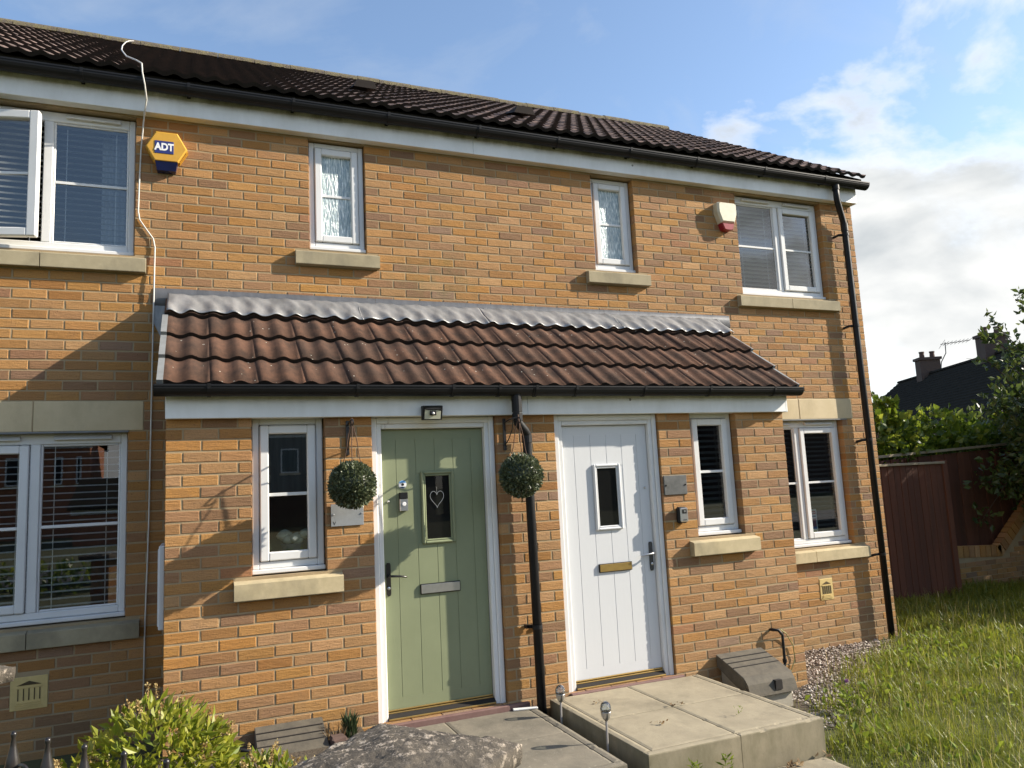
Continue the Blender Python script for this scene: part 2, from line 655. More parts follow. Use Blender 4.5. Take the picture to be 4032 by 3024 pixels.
def leafmat(name, stops, trans=.35, rough=.42, spec=.5):
    t = NT(name)
    c = t.ramp(t.tone(), stops)
    t.set(c, rough)
    t.b.inputs['Specular IOR Level'].default_value = spec
    tl = t.n.new('ShaderNodeBsdfTranslucent')
    hsv = t.n.new('ShaderNodeHueSaturation')
    hsv.inputs['Value'].default_value = 1.35
    hsv.inputs['Hue'].default_value = .485
    t.l.new(c, hsv.inputs['Color'])
    t.l.new(hsv.outputs[0], tl.inputs[0])
    mx = t.n.new('ShaderNodeMixShader')
    mx.inputs[0].default_value = trans
    t.l.new(t.b.outputs[0], mx.inputs[1])
    t.l.new(tl.outputs[0], mx.inputs[2])
    t.l.new(mx.outputs[0], t.out.inputs['Surface'])
    return t.m


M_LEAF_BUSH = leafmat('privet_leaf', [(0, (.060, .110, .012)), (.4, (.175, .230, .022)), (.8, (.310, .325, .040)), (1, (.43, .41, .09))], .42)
M_LEAF_BOX = leafmat('box_leaf', [(0, (.040, .056, .026)), (.6, (.090, .112, .052)), (1, (.18, .20, .11))], .18, .38, .6)
M_LEAF_TREE = leafmat('tree_leaf', [(0, (.035, .060, .014)), (.6, (.060, .095, .020)), (1, (.105, .140, .035))], .4)
M_LEAF_VINE = leafmat('vine_leaf', [(0, (.055, .100, .010)), (.6, (.125, .185, .018)), (1, (.220, .265, .036))], .45)
M_GRASS = leafmat('grass_blade', [(0, (.085, .120, .011)), (.45, (.180, .215, .021)), (.78, (.260, .275, .038)), (.93, (.39, .34, .12)), (1, (.53, .46, .24))], .40, .42)
M_WEED = leafmat('weed_leaf', [(0, (.100, .155, .018)), (1, (.21, .27, .034))], .38, .6, .25)
M_HEATHER = leafmat('heather_sprig', [(0, (.030, .055, .020)), (1, (.075, .10, .045))], .2)
M_FLOWER = leafmat('faded_panicle', [(0, (.26, .16, .060)), (.6, (.38, .27, .10)), (1, (.55, .45, .22))], .25, .8)
M_THISTLE = leafmat('thistle_flower', [(0, (.22, .09, .24)), (1, (.34, .16, .36))], .2, .8)
M_YELLOWF = leafmat('ragwort_flower', [(0, (.40, .30, .02)), (1, (.60, .46, .03))], .3)
M_DEADLEAF = leafmat('dead_leaf', [(0, (.16, .10, .045)), (1, (.30, .21, .10))], .2, .8)
M_BARK = plain('bark', (.085, .065, .048), (.05, .04, .03), 20, .95, .6, 60)

t = NT('paving_concrete')
col = t.mix(t.math('MULTIPLY_ADD', t.noise(5, 7, .65), 2.4, -.7, clamp=True), (.38, .325, .22), (.27, .23, .155))
col = t.mix(t.math('MULTIPLY_ADD', t.noise(260, 3, .7), .9, -.25, clamp=True), col, (.25, .21, .15))
col = t.mix(t.math('MULTIPLY', t.math('MULTIPLY_ADD', t.noise(2.3, 7, .68), 5, -2.5, clamp=True), .60), col, (.16, .135, .09))
col = t.mix(t.math('MULTIPLY', t.math('MULTIPLY_ADD', t.noise(38, 5, .7), 5, -2.9, clamp=True), .35), col, (.15, .13, .09))
nz = t.n.new('ShaderNodeNewGeometry')
sn = t.n.new('ShaderNodeSeparateXYZ')
t.l.new(nz.outputs['True Normal'], sn.inputs[0])
up = t.math('LESS_THAN', sn.outputs[2], .5)
al = t.math('MULTIPLY_ADD', t.noise(7, 6, .65, (1, 1, .4)), 2.6, -.7, clamp=True)
col = t.mix(t.math('MULTIPLY', t.math('MULTIPLY', up, al), .7), col, (.125, .112, .062))
t.set(col, .95)
t.bump(t.noise(300, 4, .7), .5, .003)
M_PAVE = t.m
t = NT('dirty_paving')
col = t.mix(t.math('MULTIPLY_ADD', t.noise(4, 7, .68), 3, -1.0, clamp=True), (.135, .120, .090), (.225, .195, .145))
col = t.mix(t.math('MULTIPLY', t.math('GREATER_THAN', t.noise(34, 5, .7), .63), .45), col, (.36, .32, .25))
t.set(col, .95)
t.bump(t.noise(200, 4, .7), .5, .004)
M_PAVED = t.m
t = NT('lichened_cap_stone')
col = t.mix(t.math('MULTIPLY_ADD', t.noise(7, 7, .7), 2.6, -.8, clamp=True), (.050, .042, .033), (.115, .096, .072))
li = t.math('MULTIPLY_ADD', t.noise(42, 5, .75), 14, -7.4, clamp=True)
li = t.math('MULTIPLY', li, t.math('MULTIPLY_ADD', t.noise(5, 3, .5), 5, -1.75, clamp=True))
li2 = t.math('MULTIPLY_ADD', t.noise(110, 4, .7), 12, -7.2, clamp=True)
li = t.math('MAXIMUM', li, t.math('MULTIPLY', li2, .4))
col = t.mix(li, col, (.46, .39, .31))
t.set(col, .95)
t.bump(t.math('ADD', t.noise(60, 6, .75), t.math('MULTIPLY', li, .3)), .8, .012)
M_CAP = t.m
M_CAPSIDE = M_CAP
M_SOIL = plain('soil', (.060, .045, .030), (.11, .085, .055), 18, 1, .9, 60, bdist=.02)
t = NT('gravel_stone')
t.set(t.ramp(t.tone(), [(0, (.16, .13, .11)), (.4, (.30, .24, .19)), (.7, (.42, .36, .30)), (1, (.60, .55, .48))]), .85)
t.bump(t.noise(90, 4), .3, .004)
M_GRAVEL = t.m
M_GROUND = plain('ground_soil_grass', (.060, .070, .022), (.10, .095, .04), 2.5, 1, .6, 30, bdist=.02)
t = NT('fence_timber')
tn = t.tone()
col = t.mix(tn, (.085, .028, .013), (.135, .046, .021))
col = t.mix(t.math('MULTIPLY_ADD', t.noise(8, 5, .6, (1, 1, .12)), 2, -.6, clamp=True), col, (.060, .026, .014))
t.set(col, .9)
t.bump(t.noise(60, 5, .6, (1, 1, .06)), .4, .004)
M_FENCE = t.m
M_CAPRAIL = plain('grey_cap_rail', (.32, .27, .18), (.22, .18, .11), 10, .8, .3, 60)
M_SLATE_ROOF = plain('far_roof_tile', (.040, .036, .030), (.028, .026, .022), 4, 1.0, .4, 20, spec=0.0)
M_FARBRICK = plain('far_brick', (.10, .065, .048), (.07, .05, .042), 8, .9, .3, 60)
M_POT = plain('chimney_pot', (.11, .065, .05), (.08, .05, .04), 10, .9)
M_FLOWERW = plain('cream_petals', (.82, .80, .64), (.66, .66, .48), 60, .8)
M_VASE = plain('grey_pot', (.20, .21, .22), (.15, .16, .17), 30, .5)
M_CABLE = plain('white_cable', (.72, .70, .64), (.5, .48, .44), 6, .5)
M_ASPHALT = plain('asphalt', (.05, .05, .052), (.07, .07, .07), 30, .9, .4, 120)

# ------------------------------------------------------------------ ground
LAWN_Z = -0.28


def gz(x, y):
    """height of the garden: level on the left, falling to the right of the steps"""
    s = np.clip((np.asarray(x) - 0.75) / 1.0, 0, 1)
    s = s * s * (3 - 2 * s)
    z = -0.13 + (LAWN_Z + 0.13) * s
    z = z - 0.02 * np.clip(np.asarray(x) - 3, 0, 8) * np.clip((np.asarray(y) + 1) / 3, 0, 1) * 0.3
    return z


def sheet(name, xs, ys, mat, kind=None, dz=0.0):
    X, Y = np.meshgrid(xs, ys)
    Z = gz(X, Y) + dz
    V = np.stack([X, Y, Z], -1).reshape(-1, 3)
    nx = len(xs)
    I = np.arange((len(ys) - 1) * nx).reshape(-1, nx)[:, :-1].ravel()
    F = np.stack([I, I + 1, I + 1 + nx, I + nx], -1)
    return np_mesh(name, V, F, mat, smooth=True, kind=kind)


xs = np.concatenate([[-900, -200, -60, -20, -8], np.linspace(-4, 12, 65), [16, 25, 60, 200, 900]])
ys = np.concatenate([[-900, -200, -60, -25, -12], np.linspace(-7, 8, 46), [12, 25, 60, 200, 900]])
sheet('ground', xs, ys, M_GROUND, 'structure')

# ------------------------------------------------------------------ the two houses
PARTY = 0.99
HG = thing('terraced_house', 'orange brick house with a sage green front door and an open upstairs window', 'house', (-1.5, 0, 0), 'houses of the brick terrace')
HW = thing('terraced_house', 'orange brick end house with a white front door and a white and red alarm box', 'house', (3.3, 0, 0), 'houses of the brick terrace')


def house_at(x):
    return HG if x < PARTY else HW


PY = -0.96                      # face of the porch
C = 0.075                       # brick course
Z0 = -0.45                      # foot of the walls (below ground)
ZT = 4.575
XL, XR = -6.2, 5.70
PXL, PXR = -1.535, 3.515
# openings (x0,x1,z0,z1) in the main wall and in the porch wall
OP_MAIN = [(-3.0, -1.8, 3.45, ZT), (-0.48, 0.0, 3.6, ZT), (2.25, 2.73, 3.6, ZT), (4.02, 5.22, 3.45, ZT),
           (-3.02, -1.82, .75, 2.1), (4.02, 5.22, .75, 2.1)]
OP_PORCH = [(-1.0125, -0.53, 1.05, 2.1), (2.51, 2.99, 1.05, 2.1), (-0.205, 0.745, -0.03, 2.1), (1.235, 2.19, -0.03, 2.1)]
SILL_MAIN = [(-3.115, -1.715, 3.3, 3.45), (-0.6, 0.1, 3.45, 3.6), (2.135, 2.835, 3.45, 3.6), (3.935, 5.315, 3.3, 3.45),
             (-3.13, -1.725, .6, .75), (3.93, 5.37, .6, .75)]
SILL_PORCH = [(-1.125, -0.43, .9, 1.05), (2.415, 3.095, .9, 1.05)]
LINTELS = [(-3.14, -1.715, 2.1, 2.325), (3.9, 5.385, 2.1, 2.325)]
VENTS = [(-2.515, -2.285, .2, .425), (4.665, 4.85, .2, .425)]


def courses(x0, x1, z0, z1, holes, off=0.0, halfshift=0):
    out = []
    n0 = int(round(z0 / C))
    n1 = int(round(z1 / C))
    for n in range(n0, n1):
        za, zb = n * C, (n + 1) * C
        zm = (za + zb) / 2
        seg = [(x0, x1)]
        for (hx0, hx1, hz0, hz1) in holes:
            if hz0 - .002 < zm < hz1 + .002:
                ns = []
                for (a, b) in seg:
                    if hx1 <= a or hx0 >= b:
                        ns.append((a, b))
                        continue
                    if hx0 > a:
                        ns.append((a, hx0))
                    if hx1 < b:
                        ns.append((hx1, b))
                seg = ns
        sh = off + (C * 1.5 if (n + halfshift) % 2 else 0.0)
        for (a, b) in seg:
            k0 = math.floor((a - sh) / .225)
            cuts = [a]
            k = k0 + 1
            while sh + k * .225 < b:
                q = sh + k * .225
                if q - a > .055 and b - q > .055:
                    cuts.append(q + random.uniform(-.006, .006))
                k += 1
            cuts.append(b)
            for i in range(len(cuts) - 1):
                l = cuts[i] + (.005 if i else 0)
                r = cuts[i + 1] - (.005 if i < len(cuts) - 2 else 0)
                out.append((l, r, za + .005, zb - .005))
    return out


_BF = [(0, 1, 2, 3)] + [(4 + i, 4 + (i + 1) % 4, (i + 1) % 4, i) for i in range(4)] + [(8 + i, 8 + (i + 1) % 4, 4 + (i + 1) % 4, 4 + i) for i in range(4)]
_BFN = np.array(_BF)


def brick_verts(w, h, g, d=.1):
    c = .0035
    s = np.array([(-1, -1), (1, -1), (1, 1), (-1, 1)], float)
    v = np.zeros((12, 3))
    hw, hh = w / 2, h / 2
    v[0:4, 0] = s[:, 0] * (hw - c)
    v[0:4, 2] = s[:, 1] * (hh - c)
    v[0:4, 1] = g.uniform(-.0014, .0005, 4) + g.uniform(-.0014, .0003)
    v[4:8, 0] = s[:, 0] * hw
    v[4:8, 2] = s[:, 1] * hh
    v[4:8, 1] = .0036
    v[4:8, [0, 2]] += g.uniform(-.0012, .0012, (4, 2))
    v[0:4, [0, 2]] += g.uniform(-.0015, .0015, (4, 2))
    v[8:12, 0] = s[:, 0] * hw
    v[8:12, 2] = s[:, 1] * hh
    v[8:12, 1] = d
    return v


_bcache = {}


def brick_mesh(w, h):
    key = (round(w / .004), round(h / .004))
    if key not in _bcache:
        _bcache[key] = []
    lst = _bcache[key]
    if len(lst) < 5:
        me = bpy.data.meshes.new('brick')
        me.from_pydata([tuple(p) for p in brick_verts(w, h, rng)], [], _BF)
        me.update()
        me.materials.append(M_BRICK)
        lst.append(me)
        return me
    return random.choice(lst)


def tone_pick(n=None):
    r = rng.random(n)
    return r


main_holes = OP_MAIN + SILL_MAIN + LINTELS + VENTS
bricks = [(b, 0.0) for b in courses(XL, XR, Z0, ZT, main_holes)
          if not (PXL + .12 < b[0] and b[1] < PXR - .12 and b[3] < 2.1)]
bricks += [(b, PY) for b in courses(PXL, PXR, Z0, 2.1, OP_PORCH + SILL_PORCH, off=.025, halfshift=1)]


def backing(name, x0, x1, z0, z1, holes, y, parent):
    e = .004
    H = [(a - e, b + e, c - e, d + e) for (a, b, c, d) in holes]
    X = sorted({x0, x1, *[q for h_ in H for q in h_[:2] if x0 < q < x1]})
    Z = sorted({z0, z1, *[q for h_ in H for q in h_[2:] if z0 < q < z1]})
    mb = MB()
    for i in range(len(X) - 1):
        for j in range(len(Z) - 1):
            cx, cz = (X[i] + X[i + 1]) / 2, (Z[j] + Z[j + 1]) / 2
            if any(a < cx < b and c < cz < d for a, b, c, d in H):
                continue
            mb.box(X[i], X[i + 1], y + .0024, y + .1, Z[j], Z[j + 1])
    return mb.build(name, M_MORTAR, parent)


WALL = {HG: backing('wall', XL, PARTY, Z0, ZT + .2, OP_MAIN, 0.0, HG), HW: backing('wall', PARTY, XR - .004, Z0, ZT + .2, OP_MAIN, 0.0, HW)}
PWALL = {HG: backing('porch_wall', PXL + .004, PARTY, Z0, 2.3, OP_PORCH, PY, HG), HW: backing('porch_wall', PARTY, PXR - .004, Z0, 2.3, OP_PORCH, PY, HW)}

scored = []
for (b, y) in bricks:
    cx, cz = (b[0] + b[1]) / 2, (b[2] + b[3]) / 2
    u, v, d = cam_px((cx, y, cz))
    vis = 0.0 < u < 1.0 and 0.0 < v < .99
    if y == 0.0 and PXL - .08 < cx < PXR + .3 and cz < 3.2:
        vis = False
    if y == PY and 0 <= u < .2 and v > .93:
        vis = False
    scored.append(((b[1] - b[0]) * (b[3] - b[2]) / d ** 2 if vis else 0.0, b, y))
scored.sort(key=lambda q: -q[0])
cnt = {HG: 0, HW: 0}
rest = {HG: [], HW: []}
for s_, b, y in scored:
    cx, cz = (b[0] + b[1]) / 2, (b[2] + b[3]) / 2
    hs_ = house_at(cx)
    if s_ > 0 and cnt[hs_] < 296:
        cnt[hs_] += 1
        o = bpy.data.objects.new('brick', brick_mesh(b[1] - b[0], b[3] - b[2]))
        o.location = (cx, y, cz + random.uniform(-.0015, .0015))
        o.rotation_euler = (random.uniform(-.006, .006), random.uniform(-.004, .004), random.uniform(-.003, .003))
        tq = float(rng.random())
        o.color = (tq, tq, tq, 1)
        link(o, (PWALL if y == PY else WALL)[hs_])
    else:
        rest[hs_].append((b, y))
# the sides of the porch and the gable end, as brickwork seen only from the side
side = {HG: [], HW: []}
for b in courses(0, -PY - .1, Z0, 2.1, [], off=.0):
    side[HG].append((b, PXL, -1))
    side[HW].append((b, PXR, 1))
for b in courses(.1, 7.2, Z0, 4.6, [], off=.0):
    side[HW].append((b, XR, 1))
for hs_ in (HG, HW):
    Vs, Fs, Ts = [], [], []
    k = 0
    for (b, y) in rest[hs_]:
        v = brick_verts(b[1] - b[0], b[3] - b[2], rng)
        v += ((b[0] + b[1]) / 2, y, (b[2] + b[3]) / 2 + rng.uniform(-.0015, .0015))
        Vs.append(v)
        Fs.append(_BFN + k)
        Ts.append(np.full(12, rng.random()))
        k += 12
    for (b, x, sgn) in side[hs_]:
        v0 = brick_verts(b[1] - b[0], b[3] - b[2], rng, .05)
        ym = (b[0] + b[1]) / 2
        v = np.empty_like(v0)
        if abs(x) < 5:
            ym = -ym
        v[:, 0] = x - sgn * v0[:, 1]
        v[:, 1] = ym + sgn * v0[:, 0]
        v[:, 2] = (b[2] + b[3]) / 2 + v0[:, 2]
        Vs.append(v)
        Fs.append(_BFN + k)
        Ts.append(np.full(12, rng.random()))
        k += 12
    np_mesh('brickwork', np.vstack(Vs), np.vstack(Fs), M_BRICK, hs_, np.concatenate(Ts), kind='stuff')
# returns, gable and back of the shell
MB().box(PXL + .0015, PXL + .08, PY + .1, .004, Z0, 2.3).build('porch_side_wall', M_MORTAR, HG)
MB().box(PXR - .08, PXR - .0015, PY + .1, .004, Z0, 2.3).build('porch_side_wall', M_MORTAR, HW)
MB().prism([(.1, Z0), (7.2, Z0), (7.2, 4.6), (3.6, 7.05), (.1, 4.85)], XR - .09, XR - .0015, 'x').build('gable_wall', M_MORTAR, HW)
MB().box(XL, PARTY - .002, 7.2, 7.3, Z0, 4.8).box(XL - .1, XL, .1, 7.2, Z0, 4.8).build('back_wall', M_FARBRICK, HG)
MB().box(PARTY, XR - .02, 7.2, 7.3, Z0, 4.8).build('back_wall', M_FARBRICK, HW)


# ---- stone sills and lintels
def sill(x0, x1, z0, z1, y, mat, parent, split=None):
    for (a, b) in ([(x0, x1)] if split is None else [(x0, split - .003), (split + .003, x1)]):
        mb = MB()
        g = random.uniform(-.001, .001)
        # weathered top: back edge high, front edge low, drip groove below
        mb.prism([(y + .09, z1 - .004), (y + .09, z0 + .005), (y - .035, z0 + .005), (y - .037, z0 + .011), (y - .044, z0 + .011), (y - .046, z0 + .005 + g),
                  (y - .058, z0 + .006), (y - .060, z0 + .010), (y - .060, z1 - .040), (y - .056, z1 - .034)], a, b, 'x')
        mb.build('stone_sill', mat, parent)


sill(*SILL_MAIN[0], 0, M_STONE2, HG, -2.413)
sill(*SILL_MAIN[1], 0, M_STONE2, HG)
sill(*SILL_MAIN[2], 0, M_STONE2, HW)
sill(*SILL_MAIN[3], 0, M_STONE2, HW, 4.629)
sill(*SILL_MAIN[4], 0, M_STONE2, HG, -2.42)
sill(*SILL_MAIN[5], 0, M_STONE, HW, 4.615)
sill(*SILL_PORCH[0], PY, M_STONE, HG)
sill(*SILL_PORCH[1], PY, M_STONE, HW)
for (x0, x1, z0, z1), sp_, p_ in ((LINTELS[0], -2.432, HG), (LINTELS[1], 4.626, HW)):
    for a, b in ((x0 + .004, sp_ - .003), (sp_ + .003, x1 - .004)):
        MB().cbox(a, b, -.004, .09, z0 + .002, z1 - .004, .004).build('stone_lintel', M_LINTEL, p_)
    MB().cbox(x0 + .10, x1 - .10, -.012, .05, z0 - .012, z0 + .0005, .003).build('lintel_flashing', M_VERGE, p_)


# ---- terracotta wall vents shaped like a little temple
def wall_vent(x0, x1, z0, z1, parent, sw=.0055):
    o = MB().cbox(x0 + .004, x1 - .004, -.006, .05, z0 + .004, z1 - .004, .003).build('wall_vent', M_VENT, parent)
    w, h_ = x1 - x0, z1 - z0
    mb = MB()
    y0, y1 = -.0095, -.0065
    mb.prism([(x0 + .18 * w, z0 + .74 * h_), (x0 + .82 * w, z0 + .74 * h_), (x0 + .5 * w, z0 + .86 * h_)], y0, y1, 'y')
    for k in range(5):
        cx = x0 + w * (.22 + .14 * k)
        mb.box(cx - sw, cx + sw, y0, y1, z0 + .30 * h_, z0 + .64 * h_)
    o2 = mb.build('slot', M_SLOT, o)
    mb = MB()
    for k in range(3):
        mb.box(x0 + (.2 - .03 * k) * w, x0 + (.8 + .03 * k) * w, -.012, -.0065, z0 + (.22 - .06 * k) * h_, z0 + (.25 - .06 * k) * h_)
    mb.box(x0 + .16 * w, x0 + .84 * w, -.012, -.0065, z0 + .665 * h_, z0 + .70 * h_)
    mb.build('moulding', M_VENT, o)


wall_vent(*VENTS[0], HG, .003)
wall_vent(*VENTS[1], HW)


# ------------------------------------------------------------------ windows
def ring(mb, x0, x1, y0, y1, z0, z1, t, c=.005, tb=None):
    tb = tb or t
    mb.cbox(x0, x0 + t, y0, y1, z0, z1, c)
    mb.cbox(x1 - t, x1, y0, y1, z0, z1, c)
    mb.cbox(x0 + t - .001, x1 - t + .001, y0 + .0006, y1, z1 - t, z1 - .0004, c)
    mb.cbox(x0 + t - .001, x1 - t + .001, y0 + .0006, y1, z0 + .0004, z0 + tb, c)
    return mb


def quad(x0, x1, y, z0, z1):
    return MB().add([(x0, y, z0), (x1, y, z0), (x1, y, z1), (x0, y, z1)], [(0, 1, 2, 3)])


def venetian(x0, x1, y, z0, z1, pitch, tilt, parent, width=.046, drop=0.0, mat=None):
    mb = MB()
    z = z1 - .02
    while z > z0 + drop + .01:
        dy, dz = width / 2 * math.cos(tilt), width / 2 * math.sin(tilt)
        s = random.uniform(-.0012, .0012)
        mb.add([(x0, y - dy, z - dz), (x1, y - dy, z - dz + s), (x1, y + dy, z + dz + s), (x0, y + dy, z + dz),
                (x0, y, z + .006), (x1, y, z + .006 + s)], [(0, 1, 5, 4), (4, 5, 2, 3)])
        z -= pitch
    for fx in (.18, .82):
        cx = x0 + (x1 - x0) * fx
        mb.box(cx - .0025, cx + .0025, y - width / 2 - .003, y - width / 2 - .001, z0 + drop, z1)
    mb.box(x0, x1, y - .02, y + .02, z1 - .018, z1)
    return mb.build('blind', mat or M_BLIND, parent, kind='stuff')


def trickle(x0, x1, y, z, parent):
    mb = MB()
    mb.prism([(y, z), (y - .030, z), (y - .032, z + .006), (y - .012, z + .030), (y, z + .030)], x0, x1, 'x')
    return mb.build('trickle_vent', M_UPVC, parent)


def room(x0, x1, y0, z0, z1, parent, mat, depth=1.7):
    mb = MB()
    e = .25
    a, b, c, d = x0 - e, x1 + e, z0 - e * .6, z1 + e * .4
    y1 = y0 + depth
    mb.add([(a, y0, c), (b, y0, c), (b, y1, c), (a, y1, c), (a, y0, d), (b, y0, d), (b, y1, d), (a, y1, d)],
           [(0, 1, 2, 3), (4, 7, 6, 5), (3, 2, 6, 7), (0, 3, 7, 4), (1, 5, 6, 2)])
    mb.add([(a, y0, c), (b, y0, c), (b, y0, z0), (a, y0, z0), (a, y0, z1), (b, y0, z1), (b, y0, d), (a, y0, d),
            (a, y0, z0), (x0, y0, z0), (x0, y0, z1), (a, y0, z1), (x1, y0, z0), (b, y0, z0), (b, y0, z1), (x1, y0, z1)],
           [(0, 1, 2, 3), (4, 5, 6, 7), (8, 9, 10, 11), (12, 13, 14, 15)])
    return mb.build('room', mat, parent)


def light_unit(par, x0, x1, yf, z0, z1, sash, bar, glass, gx=.060):
    """one light of a window: fixed glass or a chunky sash"""
    if sash:
        g = .004
        mb = MB()
        ring(mb, x0 + g, x1 - g, yf - .016, yf + .03, z0 + g, z1 - g, gx, .007)
        s_ = mb.build('sash', M_UPVC, par)
        a, b, c, d = x0 + g + gx, x1 - g - gx, z0 + g + gx, z1 - g - gx
    else:
        mb = MB()
        ring(mb, x0 - .001, x1 + .001, yf + .010, yf + .04, z0 - .001, z1 + .001, .016, .006)
        s_ = mb.build('bead', M_UPVC, par)
        a, b, c, d = x0 + .015, x1 - .015, z0 + .015, z1 - .015
    quad(a - .003, b + .003, yf + .022, c - .003, d + .003).build('pane', glass, par)
    if bar:
        zb = c + (d - c) * bar
        MB().cbox(a - .002, b + .002, yf + .013, yf + .0205, zb - .011, zb + .011, .002).build('glazing_bar', M_UPVC, par)
    return a, b, c, d


def narrow_window(op, y, parent, glass, bar=.5, rm=M_ROOM, dep=.070):
    x0, x1, z0, z1 = op
    yf = y + dep
    z0 += .006
    mb = MB()
    ring(mb, x0 + .006, x1 - .006, yf, yf + .058, z0 + .03, z1 - .006, .046, .006)
    mb.cbox(x0 + .002, x1 - .002, yf - .030, yf + .058, z0, z0 + .0295, .005)
    w = mb.build('window', M_UPVC, parent)
    box_ = light_unit(w, x0 + .052, x1 - .052, yf, z0 + .076, z1 - .052, True, bar, glass, .058)
    room(x0 + .05, x1 - .05, yf + .06, z0 + .05, z1 - .05, w, rm)
    return w, box_


def wide_window(op, y, parent, chunky_left, glass, bar=.5, open_left=False, blind=True, bmat=None, pitch=.047, tilt=.25, rm=M_ROOM):
    x0, x1, z0, z1 = op
    yf = y + .070
    z0 += .006
    xm = (x0 + x1) / 2
    ft = .050
    top = .085
    mb = MB()
    mb.cbox(x0 + .006, x0 + ft, yf, yf + .058, z0 + .03, z1 - .006, .006)
    mb.cbox(x1 - ft, x1 - .006, yf, yf + .058, z0 + .03, z1 - .006, .006)
    mb.cbox(x0 + ft - .001, x1 - ft + .001, yf + .0006, yf + .058, z1 - top, z1 - .0065, .006)
    mb.cbox(x0 + ft - .001, x1 - ft + .001, yf + .0006, yf + .058, z0 + .031, z0 + .078, .006)
    mb.cbox(xm - .033, xm + .033, yf + .0003, yf + .058, z0 + .077, z1 - top + .001, .006)
    mb.cbox(x0 + .002, x1 - .002, yf - .032, yf + .058, z0, z0 + .0295, .005)
    w = mb.build('window', M_UPVC, parent)
    za, zb = z0 + .078, z1 - top
    for k, (a, b) in enumerate(((x0 + ft, xm - .033), (xm + .033, x1 - ft))):
        chunky = chunky_left == (k == 0)
        if chunky and open_left:
            # casement pushed open on its left hinges
            s_ = MB()
            W_, H_ = b - a + .012, zb - za + .012
            ring(s_, 0, W_, -.03, .028, 0, H_, .064, .007)
            so = s_.build('sash', M_UPVC, w)
            p_ = quad(.06, W_ - .06, .004, .06, H_ - .06).build('pane', glass, w)
            q_ = MB().cbox(.062, W_ - .062, -.006, .002, H_ * .5 - .011, H_ * .5 + .011, .002).build('glazing_bar', M_UPVC, w)
            for o in (so, p_, q_):
                o.location = (a - .006, yf - .02, za - .006)
                o.rotation_euler = (0, 0, rad(-11))
        else:
            light_unit(w, a, b, yf, za, zb, chunky, bar, glass)
        L_ = (b - a)
        trickle(a + L_ * .16, b - L_ * .12, yf - .001, zb + .030, w)
    if blind:
        for a, b in ((x0 + ft, xm - .02), (xm + .02, x1 - ft)):
            venetian(a, b, yf + .088, z0 + .08, z1 - .07, pitch, tilt, w, mat=bmat)
    room(x0 + .03, x1 - .03, yf + .06, z0 + .04, z1 - .03, w, rm, 2.0)
    return w


W1 = wide_window(OP_MAIN[0], 0, HG, True, M_GLASS_UP, open_left=True, pitch=.047, tilt=.05)
W5 = wide_window(OP_MAIN[4], 0, HG, True, M_GLASS, pitch=.050, tilt=.16)
W4 = wide_window(OP_MAIN[3], 0, HW, False, M_GLASS_UP, pitch=.046, tilt=-.40)
W6 = wide_window(OP_MAIN[5], 0, HW, False, M_GLASS, pitch=.05, tilt=.45, bmat=M_BLIND_D)
narrow_window(OP_MAIN[1], 0, HG, M_OBSC, dep=.046)
narrow_window(OP_MAIN[2], 0, HW, M_OBSC)
WP1, _b1 = narrow_window(OP_PORCH[0], PY, HG, M_GLASS, .48)
WP2, _b2 = narrow_window(OP_PORCH[1], PY, HW, M_GLASS)
venetian(_b2[0] - .03, _b2[1] + .03, PY + .15, _b2[2] - .04, _b2[3] + .04, .05, .5, WP2, mat=M_BLIND_D)
# curtains beside the blinds of the upstairs room
for (xa, xb) in ((-2.06, -1.87), (-2.99, -2.86)):
    mb = MB()
    n = 22
    V = []
    for i in range(n):
        x = xa + (xb - xa) * i / (n - 1)
        y = .30 + .022 * math.sin(i * 1.3)
        V += [(x, y, 3.48), (x, y, 4.52)]
    mb.add(V, [(2 * i, 2 * i + 2, 2 * i + 3, 2 * i + 1) for i in range(n - 1)])
    mb.build('curtain', M_CURTAIN, W1, smooth=True)

# steamed-up upper half of the porch window
quad(_b1[0] - .002, _b1[1] + .002, PY + .070 + .0245, _b1[2] + (_b1[3] - _b1[2]) * .50, _b1[3]).build('condensation', M_COND, WP1)


